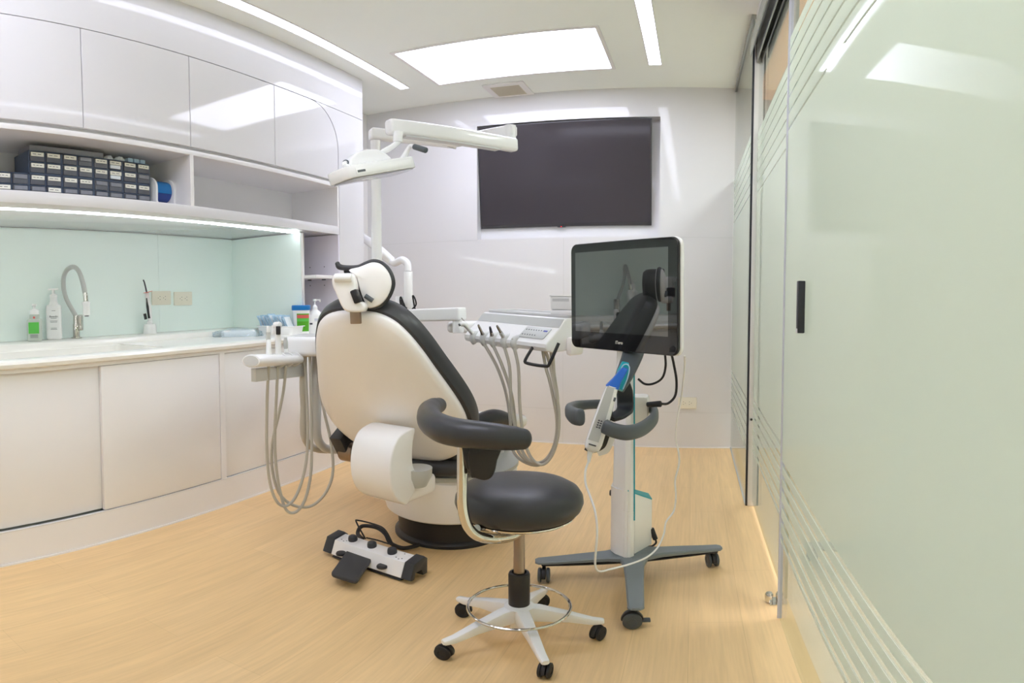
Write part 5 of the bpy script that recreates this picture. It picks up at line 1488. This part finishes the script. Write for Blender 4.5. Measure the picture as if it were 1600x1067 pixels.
b = NB(); tube(b, [at(1039, 552, D=2.10), at(1040, 572, D=2.11), at(1035, 590, D=2.13), at(1022, 599, D=2.15), at(1008, 600, D=2.16), at(997, 592, D=2.17)], .0042, n=8); obj('monitor_cable', b, 'rubber', t)

# ---------------------------------------------------------------- monitor
SL, SR = at(884.5, 462, D=2.24), at(1067, 464, D=1.93)
mx_ = (SR - SL); mx_.z = 0; MW = mx_.length; mx_.normalize(); mx_ = Matrix.Rotation(-math.radians(6.0), 3, 'Z') @ mx_; MW *= 1.0
mn = mx_.cross(Vector((0, 0, 1))); 
if mn.dot(Vector((0, 0, 0)) - SL) < 0: mn = -mn      # towards the camera
tl = math.radians(0)
zt_m = (at(884, 381, D=2.24).z + at(1067, 371, D=1.93).z) / 2; zb_m = (at(887, 541, D=2.24).z + at(1064, 558, D=1.93).z) / 2
MHt = zt_m - zb_m
cm = (SL + SR) / 2; cm.z = (zt_m + zb_m) / 2
mn = mx_.cross(Vector((0, 0, 1)))
if mn.dot(-cm) < 0: mn = -mn
MM = fr(cm, mx_, (0, 0, 1), mn) @ Matrix.Rotation(math.radians(.8), 4, 'X')
t = thing('touch_monitor', 'large touch monitor with thick black bezel and white back on the scanner cart', 'monitor', cm)
b = NB(); prism(b, rrect(MW, MHt, .028, 6), -.012, 0, MM, bev=.003, seg=2); o = obj('bezel', b, 'black_plastic', t)
b = NB(); prism(b, rrect(MW - .006, MHt - .006, .026, 6), .0002, .0012, MM); obj('front_glass', b, 'screen_glass', t)
b = NB(); box(b, (-MW / 2 + .026, -MHt / 2 + .062, .0012), (MW / 2 - .040, MHt / 2 - .032, .0016), MM); obj('display_area', b, 'display_glass', t)
b = NB(); prism(b, rrect(MW + .008, MHt + .004, .03, 6), -.030, -.0122, MM, bev=.006, seg=3)
prism(b, rrect(MW * .6, MHt * .6, .04, 6, 0, -.02), -.060, -.028, MM, bev=.012, seg=3); obj('rear_housing', b, 'enamel', t)
b = NB(); text_bm(b, 'iTero', .016, MM @ Matrix.Translation((-.005, -MHt / 2 + .030, .0014)), .0002); obj('logo', b, 'label_card', t)
b = NB(); prism(b, [(-.012, -.008), (.012, -.006), (.014, .008), (.004, .014), (-.010, .006)], .0013, .004, MM @ Matrix.Translation((MW / 2 - .024, -MHt / 2 + .020, 0)), bev=.002); obj('power_button', b, 'rubber', t)

# ---------------------------------------------------------------- scanner wand with its cable
t = thing('scanner_wand', 'white and grey intraoral scanner wand with blue tip hanging on the cart', 'scanner wand', at(925, 700, D=1.86))
Dw = 1.865
W0, W1 = at(925, 700, D=Dw), at(957, 603, D=Dw)
wz = (W1 - W0).normalized(); wx = wz.cross(Vector((W0.x, W0.y, 0)).normalized()).normalized()
if wx.x < 0: wx = -wx
wy = wz.cross(wx).normalized()
MWd = fr(W0, wx, wy, wz); WL = (W1 - W0).length
if (Vector((0, 0, HC)) - W0).dot(wy) > 0: near = 1
else: near = -1
b2 = bmesh.new(); rings = []
for s_, w, dpt in ((-.012, .010, .010), (.0, .024, .022), (.02, .027, .026), (WL * .5, .025, .025), (WL * .85, .021, .022), (WL, .018, .018)):
    sec = rrect(w * 2, dpt * 2, min(w, dpt) * .55, 4)
    rings.append([b2.verts.new(MWd @ Vector((u, v, s_))) for u, v in sec])
for a_, c_ in zip(rings, rings[1:]):
    for j in range(len(a_)): b2.faces.new((a_[j], a_[(j + 1) % len(a_)], c_[(j + 1) % len(a_)], c_[j]))
b2.faces.new(rings[0]); b2.faces.new(rings[-1]); bmesh.ops.recalc_face_normals(b2, faces=b2.faces)
b = NB(); join(b, b2); body = obj('body', b, 'white_bottle', t)
b2 = bmesh.new(); rings = []
for s_, w, dpt in ((.03, .018, .026), (WL * .5, .0165, .0255), (WL * .85, .014, .0225), (WL * .99, .0125, .0187)):
    rings.append([b2.verts.new(MWd @ Vector((u, near * v, s_))) for u, v in ((-w - .005, dpt * .4), (-w - .004, dpt + .0004), (w - .006, dpt + .0008), (w - .006, dpt - .003), (-w, dpt - .006))])
for a_, c_ in zip(rings, rings[1:]):
    for j in range(len(a_)): b2.faces.new((a_[j], a_[(j + 1) % len(a_)], c_[(j + 1) % len(a_)], c_[j]))
b2.faces.new(rings[0]); b2.faces.new(rings[-1]); bmesh.ops.recalc_face_normals(b2, faces=b2.faces)
b = NB(); join(b, b2); gp = obj('grey_panel', b, 'enamel_grey', t)
b = NB()
for r_ in range(4):
    for c_ in range(2):
        box(b, (-.011 + c_ * .008, near * .0262 - .0006, WL * .35 + r_ * .0075), (-.0055 + c_ * .008, near * .0262 + .0006, WL * .35 + .004 + r_ * .0075), MWd)
obj('vent_marks', b, 'ink', gp)
b = NB(); box(b, (-.016, near * .0262 - .0008, .0145), (.008, near * .0262 + .0008, .0185), MWd); obj('word_mark', b, 'ink', body)
b = NB(); box(b, (.014, near * .019 - .003, WL * .80), (.021, near * .019 + .003, WL * .86), MWd, bev=.001); obj('button', b, 'slate_grey', body)
b = NB(); T1 = at(977, 575, D=Dw + .03)
b2 = bmesh.new(); rings = []
p_ = [W1 - wz * .004, W1.lerp(T1, .35), W1.lerp(T1, .8), T1]
for p, w, dpt in zip(p_, (.021, .0145, .012, .009), (.019, .015, .012, .008)):
    rings.append([b2.verts.new(p + wx * u + wy * v) for u, v in rrect(w * 2, dpt * 2, dpt * .4, 3)])
for a_, c_ in zip(rings, rings[1:]):
    for j in range(len(a_)): b2.faces.new((a_[j], a_[(j + 1) % len(a_)], c_[(j + 1) % len(a_)], c_[j]))
b2.faces.new(rings[0]); b2.faces.new(rings[-1]); bmesh.ops.recalc_face_normals(b2, faces=b2.faces)
join(b, b2); obj('tip_sleeve', b, 'blue_plastic', t)
b = NB(); tube(b, [at(923, 702, D=Dw), at(921, 712, D=Dw), at(920, 722, D=Dw)], [.010, .0075, .005], n=12, k=4); obj('strain_relief', b, 'white_bottle', t)
b = NB()
cab = [(920, 720, 1.865), (915, 735, 1.86), (915, 755, 1.85), (922, 775, 1.83), (930, 800, 1.80), (933, 830, 1.78), (931, 860, 1.77), (930, 882, 1.77), (936, 892.5, 1.78), (955, 889, 1.83), (985, 881, 1.92), (1010, 871, 2.02), (1027, 856, 2.10), (1037, 835, 2.14), (1041, 815, 2.16), (1053, 798, 2.18), (1056, 775, 2.18), (1055, 750, 2.18), (1061, 725, 2.18), (1060, 705, 2.17), (1056, 685, 2.16), (1058, 655, 2.14), (1064, 625, 2.12), (1068, 595, 2.08), (1070, 570, 2.03), (1070, 556, 2.00)]
tube(b, [at(*p[:2], D=p[2]) for p in cab], .0036, n=8, k=5); obj('cable', b, 'white_bottle', t)
